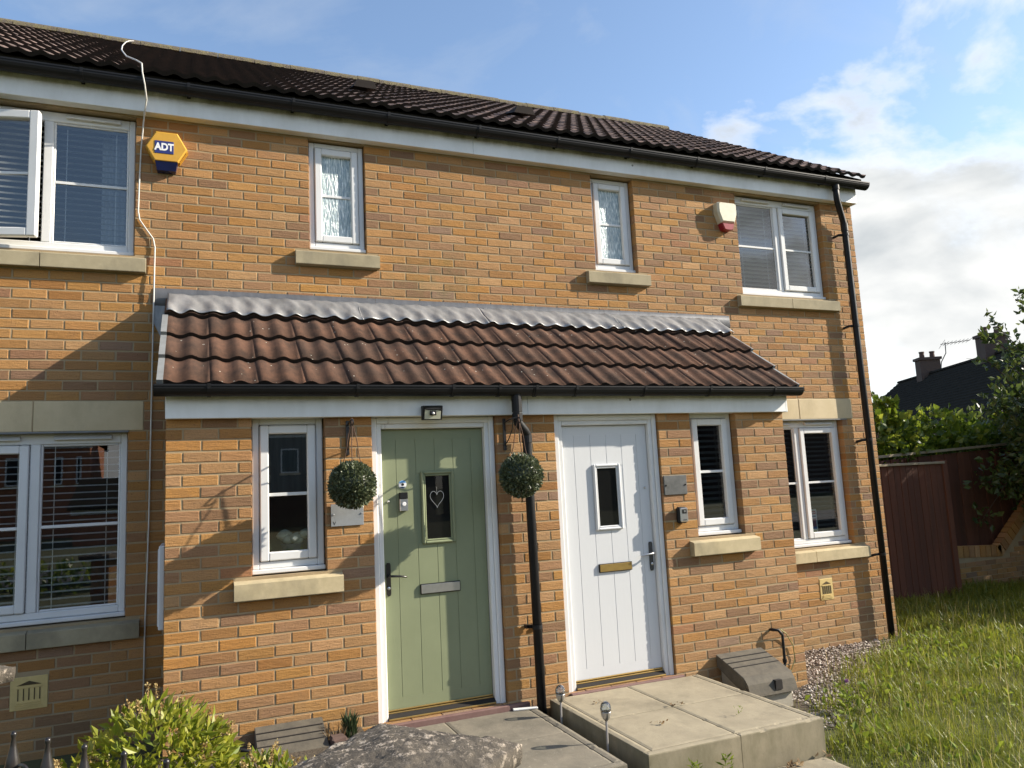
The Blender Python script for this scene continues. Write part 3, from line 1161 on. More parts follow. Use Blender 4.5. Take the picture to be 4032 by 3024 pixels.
# ------------------------------------------------------------------ front doors
def front_door(x0, x1, yfr, yd, frame_mat, door_mat, parent, hinge_right, win, letter, hand_z, green):
    z1 = 2.085
    fw = .080
    mb = MB()
    # frame with a rebate step
    mb.cbox(x0 + .003, x0 + fw * .55, yfr, yd + .05, -.025, z1, .006)
    mb.cbox(x0 + fw * .55 - .001, x0 + fw, yfr + .012, yd + .05, -.025, z1 - .03, .006)
    mb.cbox(x1 - fw * .55, x1 - .003, yfr, yd + .05, -.025, z1, .006)
    mb.cbox(x1 - fw, x1 - fw * .55 + .001, yfr + .012, yd + .05, -.025, z1 - .03, .006)
    mb.cbox(x0 + fw * .55 - .001, x1 - fw * .55 + .001, yfr + .0008, yd + .05, z1 - fw * .55, z1 - .0006, .006)
    mb.cbox(x0 + fw - .001, x1 - fw + .001, yfr + .0125, yd + .05, z1 - fw, z1 - fw * .55 + .001, .006)
    mb.build('door_frame', frame_mat, parent)
    a, b = x0 + fw + .003, x1 - fw - .003
    zt, zb = z1 - fw - .004, .045
    d = MB().box(a, b, yd + .0030, yd + .045, zb, zt).build('door', door_mat, parent)
    W_ = b - a
    wx0, wx1, wz0, wz1 = win
    # grooved face: stiles, rails and planks stand 4 mm proud of the slab
    gx = [a + W_ * q for q in (.14, .3275, .512, .694, .875)]
    zr, zg = zb + .085, zt - .075
    MB().cbox(a + .0005, b - .0005, yd + .0002, yd + .006, zb + .0005, zr, .0004).build('rail', door_mat, d)
    MB().cbox(a + .0005, b - .0005, yd + .0002, yd + .006, zg, zt - .0005, .0004).build('rail', door_mat, d)
    xs_ = [a + .0005] + gx + [b - .0005]
    for i in range(6):
        l, r = xs_[i] + (.0018 if i else 0), xs_[i + 1] - (.0018 if i < 5 else 0)
        for (za, zc) in ([(zr - .0008, zg + .0008)] if (r < wx0 + .02 or l > wx1 - .02) else [(zr - .0008, wz0 + .012), (wz1 - .012, zg + .0008)]):
            MB().cbox(l, r, yd, yd + .006, za, zc, .0014).build('plank', door_mat, d)
    # glazed panel with a moulded surround
    mb = MB()
    ring(mb, wx0, wx1, yd - .022, yd + .004, wz0, wz1, .022, .008)
    ring(mb, wx0 + .021, wx1 - .021, yd - .014, yd + .004, wz0 + .021, wz1 - .021, .014, .005)
    mb.build('window_surround', door_mat, d)
    quad(wx0 + .03, wx1 - .03, yd - .004, wz0 + .03, wz1 - .03).build('pane', M_GLASS_D, d)
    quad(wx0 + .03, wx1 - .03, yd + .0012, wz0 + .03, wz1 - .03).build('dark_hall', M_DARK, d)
    # letterbox
    lx0, lx1, lz0, lz1 = letter
    o = MB().cbox(lx0, lx1, yd - .012, yd + .002, lz0, lz1, .003).build('letterbox', M_BLACK, d)
    MB().cbox(lx0 + .006, lx1 - .006, yd - .018, yd - .011, lz0 + .006, lz1 - .005, .002).build('letterbox_flap', M_BRASS if not green else M_CHROME, d)
    # handle plate, lever and cylinder
    hx = a + .032 if hinge_right else b - .032
    s = 1 if hinge_right else -1
    mb = MB()
    pl = [(hx + .016 * q[0], hand_z + q[1]) for q in ((-.6, -.115), (.6, -.115), (1, -.10), (1, .10), (.6, .115), (-.6, .115), (-1, .10), (-1, -.10))]
    mb.prism(pl, yd - .010, yd + .001, 'y')
    mb.build('handle_plate', M_IRON if green else M_CHROME_D, d)
    hz = hand_z + .025
    MB().tube([(hx, yd - .008, hz), (hx, yd - .048, hz), (hx + s * .022, yd - .056, hz - .001), (hx + s * .07, yd - .055, hz - .005), (hx + s * .115, yd - .050, hz - .013), (hx + s * .122, yd - .046, hz - .015)],
              [.009, .008, .0085, .0075, .0065, .005], 8).build('lever', M_IRON if green else M_CHROME, d, smooth=True)
    MB().lathe([(.011, 0), (.011, .006), (.004, .008)], n=10).build('lock_cylinder', M_CHROME, d)
    lo = bpy.context.scene.collection.objects[-1]
    lo.rotation_euler = (rad(90), 0, 0)
    lo.location = (hx, yd - .008, hand_z - .062)
    k = MB().lathe([(.009, 0), (.010, .006), (.006, .012), (.002, .014)], n=10).build('spy_hole', M_CHROME, d)
    k.rotation_euler = (rad(90), 0, 0)
    k.location = ((a + .045) if hinge_right else (b - .045), yd, 1.485)
    # threshold and weather bar
    mb = MB()
    mb.prism([(yfr + .006, -.004), (yd + .04, -.004), (yd + .04, .036), (yd - .006, .036), (yfr + .006, .012)], a - .003, b + .003, 'x')
    mb.build('threshold', M_DARK, d)
    MB().cbox(a - .002, b + .002, yfr - .004, yfr + .012, -.003, .010, .003).build('threshold_strip', M_BRASS, d)
    MB().cbox(a - .002, b + .002, yd - .016, yd - .002, .030, .040, .003).build('threshold_strip', M_BRASS, d)
    MB().cbox(a + .001, b - .001, yd - .012, yd + .001, .044, .056, .004).build('weather_bar', M_BRASS, d)
    return d


M_CHROME_D = plain('dull_steel', (.10, .10, .10), (.07, .07, .07), 30, .45, 0, metal=.6)
DG = front_door(-.205, .745, PY + .040, PY + .098, M_FLAKE, M_GREEN, HG, True, (.168, .420, 1.165, 1.69), (.14, .442, .812, .885), .94, True)
DW = front_door(1.235, 2.19, PY + .022, PY + .070, M_FRAMEW, M_WDOOR, HW, False, (1.585, 1.832, 1.165, 1.69), (1.587, 1.888, .838, .905), .93, False)
# dark red painted tile sills under the thresholds
MB().cbox(-.20, .90, PY - .035, PY + .10, -.075, -.0085, .006).build('door_sill', M_SILLTILE, HG)
MB().cbox(1.24, 2.25, PY - .035, PY + .10, -.075, -.0085, .006).build('door_sill', M_SILLTILE, HW)

# ------------------------------------------------------------------ roofs
ROLLA = .024


def tile_mesh(mat, wid=.300, length=.42, seg=14, half=False, x_end=None):
    """double-roll concrete tile; local x along the eave, y up the slope, origin at lower left corner"""
    V, F = [], []
    W_ = x_end or wid
    for i in range(seg + 1):
        x = W_ * i / seg
        hh = ROLLA * (.5 + .5 * math.cos(2 * math.pi * (x - .035) / .15)) ** 1.15
        g = random.uniform(-.001, .001)
        V += [(x, 0, hh + .042 + g), (x, length, hh + .006), (x, .006, hh + .042 - .034 + g)]
    for i in range(seg):
        a, b = 3 * i, 3 * (i + 1)
        F += [(a, b, b + 1, a + 1), (a + 2, b + 2, b, a)]
    F += [(0, 1, 2), (3 * seg + 2, 3 * seg + 1, 3 * seg)]
    me = bpy.data.meshes.new('tile')
    me.from_pydata(V, [], F)
    me.update()
    me.polygons.foreach_set('use_smooth', [len(p.vertices) == 4 and (k % 2 == 0) for k, p in enumerate(me.polygons)])
    me.materials.append(mat)
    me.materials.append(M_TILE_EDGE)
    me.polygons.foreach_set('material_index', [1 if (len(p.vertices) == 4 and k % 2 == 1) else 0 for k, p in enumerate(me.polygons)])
    return me


def lay_tiles(parent, x0, x1, eave, pitch, ncourse, gauge, mat, first=None):
    """eave = (y,z) of the lower tile edge"""
    tiles = [tile_mesh(mat) for _ in range(4)]
    cp, sp = math.cos(pitch), math.sin(pitch)
    n = int(math.ceil((x1 - x0) / .300 - 1e-6))
    for c in range(ncourse):
        for i in range(n):
            xa = x0 + i * .300
            wid = min(.300, x1 - xa)
            if wid < .03:
                continue
            me = random.choice(tiles) if wid > .299 else tile_mesh(mat, x_end=wid)
            o = bpy.data.objects.new('tile', me)
            s = c * gauge + random.uniform(-.004, .004)
            o.location = (xa + .001, eave[0] + s * cp, eave[1] + s * sp + random.uniform(0, .003))
            o.rotation_euler = (pitch, random.uniform(-.004, .004), random.uniform(-.003, .003))
            q = float(rng.random())
            o.color = (q, q, q, 1)
            link(o, parent)


# porch lean-to
PP = math.atan(.76)
PE = (-1.085, 2.268)


def slab_roof(name, x0, x1, y0, z0, y1, z1, t, mat, parent):
    return MB().prism([(y0, z0), (y1, z1), (y1, z1 - t), (y0, z0 - t)], x0, x1, 'x').build(name, mat, parent)


for hs_, (xa, xb) in ((HG, (-1.575, PARTY)), (HW, (PARTY, 3.575))):
    y1 = -.02
    r = slab_roof('porch_roof', xa + .006, xb - .006, PE[0] + .05, PE[1] + .05 * .76 - .004, y1, PE[1] + (y1 - PE[0]) * .76 - .004, .03, M_DARK, hs_)
    if hs_ is HG:
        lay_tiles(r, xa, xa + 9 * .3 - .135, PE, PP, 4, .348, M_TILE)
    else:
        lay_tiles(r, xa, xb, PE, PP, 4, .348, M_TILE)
# verges
for hs_, xv, mt in ((HG, -1.582, M_VERGE), (HW, 3.582, M_VERGE)):
    for c in range(3):
        s0, s1 = c * .348 - .004, c * .348 + .344
        cp, sp = math.cos(PP), math.sin(PP)
        mb = MB()
        w = .034
        xa, xb = (xv - .004, xv + w) if hs_ is HG else (xv - .012, xv + .012)
        lo, hi = (.070, .044) if hs_ is HG else (.066, .038)
        pts = []
        for s_, n_ in ((s0, lo), (s1, hi), (s1, -.03), (s0, -.03)):
            pts.append((PE[0] + s_ * cp - n_ * sp, PE[1] + s_ * sp + n_ * cp))
        mb.prism(pts, xa, xb, 'x')
        mb.build('verge', mt, hs_)


# lead: a strip chased into the wall and an apron dressed over the tiles
def lead_apron(parent, x0, x1, ends):
    nx, nv = int((x1 - x0) / .0125), 9
    V, F = [], []
    s_top = 1.205 * math.sqrt(1 + .76 ** 2) * .90
    cp, sp = math.cos(PP), math.sin(PP)
    s_hi = (0.0 - PE[0]) / cp + .01
    for i in range(nx + 1):
        x = x0 + (x1 - x0) * i / nx
        s_lo = 1.045 + .008 * math.sin(x * 9) + .006 * math.sin(x * 31)
        ph = (x - (-1.575)) if x < PARTY + .02 else (x - PARTY)
        wave = ROLLA * (.5 + .5 * math.cos(2 * math.pi * (ph - .035) / .15)) ** 1.15
        for j in range(nv + 1):
            f = j / nv
            s = s_lo + (s_hi - s_lo) * f
            amp = max(0, 1 - f * 1.25) ** .8
            n = .050 + wave * amp + ROLLA * .75 * (1 - amp) + .004 * math.sin(x * 23 + f * 5) * f + .003 * math.sin(x * 57 + j)
            n += .012 * (1 - f)
            V.append((x, PE[0] + s * cp - n * sp, PE[1] + s * sp + n * cp))
    for i in range(nx):
        for j in range(nv):
            a = i * (nv + 1) + j
            F.append((a, a + nv + 1, a + nv + 2, a + 1))
    me = bpy.data.meshes.new('lead_apron')
    me.from_pydata(V, [], F)
    me.update()
    me.polygons.foreach_set('use_smooth', [True] * len(me.polygons))
    me.materials.append(M_LEAD)
    o = link(bpy.data.objects.new('lead_apron', me), parent)
    md = o.modifiers.new('thick', 'SOLIDIFY')
    md.thickness = .004
    return o


lead_apron(HG, -1.56, -.10, 0)
lead_apron(HG, -.115, PARTY - .002, 0)
lead_apron(HW, PARTY + .002, 2.35, 0)
lead_apron(HW, 2.34, 3.62, 0)


def flash_strip(parent, x0, x1):
    V, F = [], []
    n = max(4, int((x1 - x0) / .06))
    for i in range(n + 1):
        x = x0 + (x1 - x0) * i / n
        g = .002 * math.sin(x * 17) + .0015 * math.sin(x * 41)
        V += [(x, .012, 3.204), (x, -.007, 3.200), (x, -.012 + g, 3.150), (x, -.016 - g, 3.085), (x, .0, 3.06)]
    for i in range(n):
        for j in range(4):
            a = i * 5 + j
            F.append((a, a + 5, a + 6, a + 1))
    MB().add(V, F).build('lead_flashing', M_LEADD, parent, smooth=True)


flash_strip(HG, -1.66, .06)
flash_strip(HG, .063, PARTY - .001)
flash_strip(HW, PARTY + .001, 2.3)
flash_strip(HW, 2.303, 3.80)
# lead soakers beyond the verges
MB().add([(-1.66, -.009, 3.06), (-1.55, -.014, 3.06), (-1.55, -.014, 2.78), (-1.575, -.012, 2.74), (-1.66, -.008, 2.93)], [(0, 4, 3, 2, 1)]).build('lead_soaker', M_LEAD, HG)
MB().add([(3.58, -.014, 3.06), (3.80, -.009, 3.06), (3.76, -.009, 2.98), (3.63, -.012, 2.82), (3.58, -.014, 2.80)], [(0, 4, 3, 2, 1)]).build('lead_soaker', M_LEAD, HW)
for x, p_ in ((.52, HG), (1.05, HW), (2.55, HW)):
    MB().cbox(x, x + .03, -.021, -.015, 3.075, 3.16, .002).build('lead_clip', M_LEAD, p_)

# main roof
MP = math.atan(.623)
ME = (-.155, 4.862)
NC = 14
GA = .322
for hs_, (xa, xb) in ((HG, (-6.06, PARTY - .001)), (HW, (PARTY, 5.79))):
    ya, yb = ME[0] + .04, 3.61
    rz = lambda y: ME[1] + (y - ME[0]) * .623 - .006
    mb = MB().prism([(ya, rz(ya)), (yb, rz(yb)), (yb, rz(yb) - .03), (ya, rz(ya) - .03)], xa + .002, xb - .002, 'x')
    mb.prism([(yb, rz(yb)), (7.4, rz(ya)), (7.4, rz(ya) - .03), (yb, rz(yb) - .03)], xa + .002, xb - .002, 'x')
    r = mb.build('roof', M_SLATE_ROOF, hs_)
    x_start = xa if hs_ is HW else PARTY - .3 * 18
    lay_tiles(r, x_start, xb, ME, MP, NC, GA, M_TILE_D)
    # ridge
    x = xa
    while x < xb - .02:
        L_ = min(.45, xb - x)
        mb = MB()
        ang = [math.pi * k / 8 for k in range(9)]
        yc, zc = 3.60, rz(3.6) - .005
        j = random.uniform(-.006, .006)
        P0 = [(yc + .125 * math.cos(a), zc + .105 * math.sin(a) + j) for a in ang]
        mb.prism(P0, x + .003, x + L_ - .003, 'x')
        mb.build('ridge_tile', M_RIDGE, r)
        x += .45


def roof_vent(x, y, r):
    z = ME[1] + (y - ME[0]) * .623
    mb = MB()
    mb.add([(x - .12, y + .14, z + .145), (x + .12, y + .14, z + .145), (x + .12, y - .14, z + .03), (x - .12, y - .14, z + .03),
            (x - .085, y + .08, z + .155), (x + .085, y + .08, z + .155), (x + .085, y - .15, z + .105), (x - .085, y - .15, z + .105)],
           [(0, 1, 5, 4), (1, 2, 6, 5), (2, 3, 7, 6), (3, 0, 4, 7), (4, 5, 6, 7)])
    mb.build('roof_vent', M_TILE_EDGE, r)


roof_vent(.22, 1.02, HG)
roof_vent(1.88, .80, HW)

# fascias, soffits, gutters
for hs_, (xa, xb) in ((HG, (-6.05, PARTY - .001)), (HW, (PARTY, XR - .01))):
    MB().cbox(xa, xb, -.085, -.062, 4.590, 4.80, .003).build('fascia', M_FASCIA, hs_)
    MB().box(xa, xb, -.063, .06, 4.592, 4.604).build('soffit', M_FASCIA, hs_)
for hs_, (xa, xb) in ((HG, (PXL - .002, PARTY - .001)), (HW, (PARTY, PXR + .002))):
    MB().cbox(xa, xb, PY - .055, PY - .030, 2.086, 2.30, .003).build('porch_fascia', M_FASCIA, hs_)
    MB().box(xa + .003, xb - .003, PY - .031, PY + .06, 2.088, 2.102).build('porch_soffit', M_FASCIA, hs_)
# box ends
MB().cbox(XR - .012, XR + .012, -.086, .16, 4.588, 4.85, .003).build('box_end', M_FASCIA, HW)
MB().cbox(PXR - .004, PXR + .018, PY - .056, PY + .1, 2.084, 2.33, .003).build('porch_box_end', M_FASCIA, HW)


def gutter(x0, x1, y, z, r, parent, brackets, capL=False, capR=False):
    n = 10
    ang = [math.pi + math.pi * k / n for k in range(n + 1)]
    out = [(y + r * math.cos(a), z + r * 1.05 * math.sin(a)) for a in ang]
    inn = [(y + (r - .004) * math.cos(a), z + (r - .004) * 1.05 * math.sin(a)) for a in reversed(ang)]
    lip = [(y - r - .003, z + .007), (y - r + .006, z + .007)]
    prof = out + [(y + r, z + .004)] + inn
    mb = MB()
    mb.prism(prof, x0, x1, 'x')
    mb.prism([(y - r - .0035, z - .004), (y - r - .0035, z + .007), (y - r + .006, z + .007), (y - r + .006, z - .001)], x0, x1, 'x')
    for flag, xx in ((capL, x0), (capR, x1)):
        if flag:
            mb.prism(out, xx - .003, xx + .003, 'x')
    g = mb.build('gutter', M_BLACK, parent)
    for bx_ in brackets:
        o2 = [(y + (r + .005) * math.cos(a), z + (r + .005) * 1.05 * math.sin(a)) for a in ang]
        b = MB().prism(o2 + [(y + r + .004, z + .01), (y + r - .004, z + .01), (y + r - .006, z - .02), (y - r + .003, z + .009), (y - r - .006, z + .012)], bx_ - .011, bx_ + .011, 'x')
        b.prism([(y + r - .004, z - .055), (y + r + .008, z - .055), (y + r + .008, z + .02), (y + r - .004, z + .02)], bx_ - .013, bx_ + .013, 'x')
        b.build('gutter_bracket', M_BLACK, g)
    return g


GY = -.152
gutter(-6.0, PARTY - .002, GY, 4.80, .062, HG, [-2.16, -1.42, -.62, .18])
gutter(PARTY + .002, 5.80, GY, 4.80, .062, HW, [1.02, 1.82, 2.62, 3.42, 4.3, 5.15], capR=True)
GPY = PY - .128
gutter(-1.60, PARTY - .002, GPY, 2.285, .062, HG, [-1.28, -.33, .36, .72], capL=True)
gutter(PARTY + .002, 3.615, GPY, 2.285, .062, HW, [1.02, 1.36, 1.98, 2.62, 3.3], capR=True)

# downpipes
PX, PYP = .972, PY - .075
o = MB().tube([(.872, GPY + .005, 2.25), (.872, GPY + .005, 2.06), (.878, GPY + .006, 2.02), (.905, GPY + .016, 1.992), (.938, PYP - .02, 1.962), (.962, PYP - .006, 1.935), (PX - .01, PYP, 1.90), (PX - .01, PYP, 1.6), (PX, PYP, -.2)],
              .0345, 14).build('downpipe', M_BLACK, HG, smooth=True)
for a_, b_ in (((.872, GPY + .004, 2.262), (.872, GPY + .005, 2.10)), ((.872, GPY + .005, 2.09), (.8725, GPY + .005, 2.035)), ((PX - .01, PYP, 1.93), (PX - .01, PYP, 1.87))):
    MB().tube([a_, b_], .0395, 14).build('pipe_socket', M_BLACK, o)
for z in (1.76, .52):
    mb = MB().tube([(PX - .004, PYP, z - .014), (PX - .004, PYP, z + .014)], .039, 14)
    mb.cbox(PX - .075, PX - .02, PY - .050, PY - .022, z - .012, z + .012, .003).cbox(PX - .08, PX - .055, PY - .05, PY - .001, z - .012, z + .012, .003)
    mb.cbox(PX + .02, PX + .06, PY - .030, PY - .001, z - .012, z + .012, .003)
    mb.build('pipe_clip', M_BLACK, o)
RX, RY = 5.492, -.080
o = MB().tube([(5.335, GY, 4.76), (5.335, GY, 4.62), (5.342, GY + .006, 4.58), (5.385, GY + .028, 4.50), (5.435, RY - .018, 4.42), (5.468, RY - .004, 4.355), (RX - .010, RY, 4.29), (RX, RY, 3.0), (5.520, RY, -.27)],
              .034, 14).build('downpipe', M_BLACK, HW, smooth=True)
for a_, b_ in (((5.335, GY, 4.775), (5.335, GY, 4.69)), ((RX - .012, RY, 4.33), (RX - .009, RY, 4.24))):
    MB().tube([a_, b_], .0395, 14).build('pipe_socket', M_BLACK, o)
for z, dx in ((4.20, -.008), (3.14, 0), (1.86, .010), (.62, .020)):
    mb = MB().tube([(RX + dx, RY, z - .014), (RX + dx, RY, z + .014)], .0385, 14)
    mb.tube([(RX + dx - .02, RY + .01, z), (RX + dx - .075, RY + .03, z - .004), (RX + dx - .105, -.001, z - .02)], .014, 8)
    mb.build('pipe_clip', M_BLACK, o)


# ------------------------------------------------------------------ things fixed to the walls
def font_mesh(txt, size, ext, mat, name, parent, loc, bold=.0, shear=0, sx=1.0):
    cu = bpy.data.curves.new('lettering', 'FONT')
    cu.body = txt
    cu.size = size
    cu.extrude = ext
    cu.offset = bold
    cu.shear = shear
    cu.align_x = 'CENTER'
    cu.align_y = 'CENTER'
    tmp = bpy.data.objects.new('tmp', cu)
    COL.objects.link(tmp)
    dg = bpy.context.evaluated_depsgraph_get()
    me = bpy.data.meshes.new_from_object(tmp.evaluated_get(dg))
    bpy.data.objects.remove(tmp)
    me.name = name
    me.materials.clear()
    me.materials.append(mat)
    o = bpy.data.objects.new(name, me)
    o.location = loc
    o.rotation_euler = (rad(90), 0, 0)
    o.scale = (sx, 1, 1)
    return link(o, parent)


# yellow hexagonal alarm box
A = thing('alarm_box', 'yellow hexagonal alarm box with blue lettered panel under the eaves', 'alarm box', (-1.575, 0, 4.29))
ax_, az_ = -1.578, 4.315
hexo = [(ax_ + .150, az_), (ax_ + .078, az_ + .128), (ax_ - .078, az_ + .128), (ax_ - .150, az_), (ax_ - .085, az_ - .115), (ax_ + .085, az_ - .115)]
hexi = [(ax_ + (x - ax_) * .93, az_ + (z - az_) * .93) for x, z in hexo]
V = [(x, -.001, z) for x, z in hexo] + [(x, -.075, z) for x, z in hexo] + [(x, -.085, z) for x, z in hexi]
F = [tuple(reversed(range(6)))] + [tuple(range(12, 18))]
for i in range(6):
    j = (i + 1) % 6
    F += [(i, j, 6 + j, 6 + i), (6 + i, 6 + j, 12 + j, 12 + i)]
MB().add(V, F).build('case', M_ADT, A)
MB().add([(ax_ - .080, -.004, az_ - .118), (ax_ + .080, -.004, az_ - .118), (ax_ + .080, -.080, az_ - .112), (ax_ - .080, -.080, az_ - .112),
          (ax_ - .066, -.004, az_ - .185), (ax_ + .066, -.004, az_ - .185), (ax_ + .068, -.060, az_ - .180), (ax_ - .068, -.060, az_ - .180)],
         [(0, 1, 2, 3), (3, 2, 6, 7), (7, 6, 5, 4), (0, 3, 7, 4), (1, 5, 6, 2)]).build('strobe_lens', M_BLUEL, A)
MB().cbox(ax_ - .084, ax_ + .052, -.0885, -.0845, az_ - .052, az_ + .050, .001).build('logo_panel', M_BLUEP, A)
font_mesh('ADT', .080, .001, M_CARD_W, 'logo_lettering', A, (ax_ - .016, -.0895, az_ - .002), bold=.0034, sx=.83)
mb = MB()
for k in range(8):
    f = (k + .6) / 8.6
    x = ax_ + .153 - .066 * f
    z = az_ - .004 - .110 * f
    nx_, nz_ = .86, -.51
    mb.add([(x + .002, -.010, z), (x + .002, -.075, z), (x - .0035, -.075, z - .006), (x - .0035, -.010, z - .006),
            (x + .002 + .006 * nx_, -.012, z + .006 * nz_), (x + .002 + .006 * nx_, -.073, z + .006 * nz_), (x - .0035 + .006 * nx_, -.073, z - .006 + .006 * nz_), (x - .0035 + .006 * nx_, -.012, z - .006 + .006 * nz_)],
           [(4, 5, 6, 7), (0, 1, 5, 4), (1, 2, 6, 5), (2, 3, 7, 6), (3, 0, 4, 7)])
mb.build('vent_rib', M_ADT, A)

# white bell box with red foot
B = thing('alarm_box', 'white tapered alarm box with a red foot beside upstairs window', 'alarm box', (3.85, 0, 4.27))
bx_, bz_ = 3.845, 4.275


def shell(pts, y, c, d):
    V = [(x, -.001, z) for x, z in pts] + [(x, y + c, z) for x, z in pts]
    cx = sum(x for x, z in pts) / len(pts)
    cz = sum(z for x, z in pts) / len(pts)
    V += [(cx + (x - cx) * d, y, cz + (z - cz) * d) for x, z in pts]
    n = len(pts)
    F = [tuple(reversed(range(n))), tuple(range(2 * n, 3 * n))]
    for i in range(n):
        j = (i + 1) % n
        F += [(i, j, n + j, n + i), (n + i, n + j, 2 * n + j, 2 * n + i)]
    return MB().add(V, F)


shell([(bx_ + .125, bz_ + .13), (bx_ + .105, bz_ + .145), (bx_ - .105, bz_ + .145), (bx_ - .125, bz_ + .13), (bx_ - .125, bz_ + .03), (bx_ - .085, bz_ - .082), (bx_ + .085, bz_ - .082), (bx_ + .125, bz_ + .03)], -.085, .022, .86).build('case', M_CREAMP, B)
shell([(bx_ + .084, bz_ - .084), (bx_ - .084, bz_ - .084), (bx_ - .058, bz_ - .150), (bx_ - .03, bz_ - .158), (bx_ + .03, bz_ - .158), (bx_ + .058, bz_ - .150)], -.078, .016, .86).build('red_lens', M_RED, B)

# white cable from the ridge down the wall
pts = [(-2.085, 3.50, 7.24), (-2.105, 3.1, 7.0), (-2.11, 2.8, 6.81), (-2.08, 2.2, 6.44), (-2.046, 1.6, 6.07), (-2.0, 1.0, 5.69), (-1.95, .6, 5.44), (-1.89, .15, 5.16), (-1.80, -.10, 5.00), (-1.755, -.19, 4.93), (-1.748, -.225, 4.84), (-1.73, -.225, 4.74), (-1.720, -.15, 4.66), (-1.735, -.095, 4.59), (-1.748, -.03, 4.50), (-1.762, -.014, 4.3),
       (-1.772, -.013, 4.0), (-1.775, -.013, 3.80), (-1.765, -.013, 3.735), (-1.72, -.013, 3.665), (-1.668, -.013, 3.59), (-1.655, -.014, 3.52), (-1.657, -.03, 3.2), (-1.664, -.016, 2.4), (-1.672, -.013, 1.4), (-1.690, -.012, .6), (-1.694, -.012, .05)]
MB().tube(pts, .0058, 6).build('aerial_cable', M_CABLE, None, smooth=True, label='thin white cable running from roof ridge down the brick wall', cat='cable')

# flat white meter box on the porch side
mbx = thing('meter_box', 'white flat meter cupboard on the left side of porch', 'meter box', (PXL, PY + .28, .75))
MB().cbox(PXL - .034, PXL + .001, PY + .06, PY + .46, .765, 1.285, .005).build('cupboard', M_UPVC, mbx)
MB().cbox(PXL - .040, PXL - .033, PY + .08, PY + .44, .785, 1.265, .003).build('lid', M_UPVC, mbx)

# security light on the porch fascia
Lt = thing('security_light', 'black solar security light on the white fascia above green door', 'light', (.22, PY - .055, 2.05))
yl = PY - .056
MB().prism([(yl, 2.055), (yl, 2.155), (yl - .05, 2.155), (yl - .062, 2.147), (yl - .030, 2.055)], .147, .292, 'x').build('body', M_BLACK, Lt)
mb = MB()
mb.add([(.160, yl - .0335, 2.060), (.280, yl - .0335, 2.060), (.280, yl - .0535, 2.115), (.255, yl - .0555, 2.120), (.185, yl - .0555, 2.120), (.160, yl - .0565, 2.125)], [(0, 1, 2, 3, 4, 5)])
mb.build('lens', M_LAMPGL, Lt)
MB().cbox(.196, .244, yl - .060, yl - .045, 2.085, 2.118, .004).build('sensor_hood', M_BLACK, Lt)
k = MB().lathe([(.010, 0), (.009, .006), (.005, .010), (.001, .011)], n=10).build('sensor', M_CARD_W, Lt, smooth=True)
k.rotation_euler = (rad(90), 0, 0)
k.matrix_parent_inverse = Matrix.Translation(-Lt.location)
k.location = (.220, yl - .058, 2.098)
MB().prism([(.150, 2.1255), (.290, 2.1255), (.262, 2.1375), (.178, 2.1375)], yl - .0615, yl - .0555, 'y').build('trim', M_BLACK, Lt)

# plaques
Pq = thing('name_plaque', 'brushed metal name plaque below the left topiary ball', 'plaque', (-.385, PY, 1.34))
MB().cbox(-.500, -.277, PY - .012, PY - .008, 1.338, 1.488, .0015).build('plate', M_STEEL, Pq)
for x in (-.484, -.292):
    q = MB().lathe([(.007, 0), (.007, .003), (.004, .006)], n=8).build('screw_cap', M_CHROME, Pq)
    q.rotation_euler = (rad(90), 0, 0)
    q.location = (x, PY - .012, 1.418)
    MB().tube([(x, PY - .009, 1.418), (x, PY + .002, 1.418)], .005, 6).build('standoff', M_CHROME, Pq)
font_mesh('V', .034, .0004, M_DARK, 'lettering', Pq, (-.478, PY - .0126, 1.358))
Pq = thing('house_plaque', 'grey slate house plaque between white door and small window', 'plaque', (2.31, PY, 1.41))
MB().cbox(2.200, 2.425, PY - .012, PY - .001, 1.412, 1.572, .004).build('slate', M_SLATE, Pq)
for x in (2.218, 2.407):
    q = MB().lathe([(.008, 0), (.007, .005), (.002, .007)], n=8).build('screw', M_DARK, Pq)
    q.rotation_euler = (rad(90), 0, 0)
    q.location = (x, PY - .012, 1.492)

# key safe
K = thing('key_safe', 'small silver and black key safe right of the white door', 'key safe', (2.34, PY, 1.18))
MB().cbox(2.296, 2.384, PY - .045, PY - .001, 1.180, 1.312, .012).build('body', M_BLACK, K)
MB().cbox(2.306, 2.380, PY - .062, PY - .044, 1.190, 1.305, .008).build('cover', M_CHROME, K)
MB().cbox(2.322, 2.364, PY - .0645, PY - .0615, 1.258, 1.292, .004).build('dial', M_BLACK, K)
MB().cbox(2.336, 2.352, PY - .067, PY - .064, 1.270, 1.284, .003).build('dial_button', M_CHROME, K)
MB().cbox(2.325, 2.361, PY - .0635, PY - .0615, 1.204, 1.210, .001).build('seam', M_BLACK, K)

# video doorbell, sticker on the green door
yd = PY + .098
D_ = thing('doorbell', 'silver and black video doorbell on the green door', 'doorbell', (.033, yd, 1.41))
MB().cbox(.003, .063, yd - .028, yd - .001, 1.412, 1.498, .003).build('body', M_CHROME, D_)
MB().cbox(.003, .063, yd - .0285, yd - .001, 1.4985, 1.545, .003).build('camera_face', M_BLACK, D_)
q = MB().lathe([(.015, 0), (.015, .003), (.012, .0045), (.002, .0045)], n=16).build('push_button', M_CARD_W, D_)
q.rotation_euler = (rad(90), 0, 0)
q.location = (.033, yd - .028, 1.462)
S_ = thing('sticker', 'round blue and white camera sticker above the doorbell', 'sticker', (.033, yd, 1.572))


def disc(cx, y, cz, r, a0=0, a1=360, n=24):
    return [(cx + r * math.cos(rad(a0 + (a1 - a0) * k / n)), cz + r * math.sin(rad(a0 + (a1 - a0) * k / n))) for k in range(n + (1 if a1 - a0 < 360 else 0))]


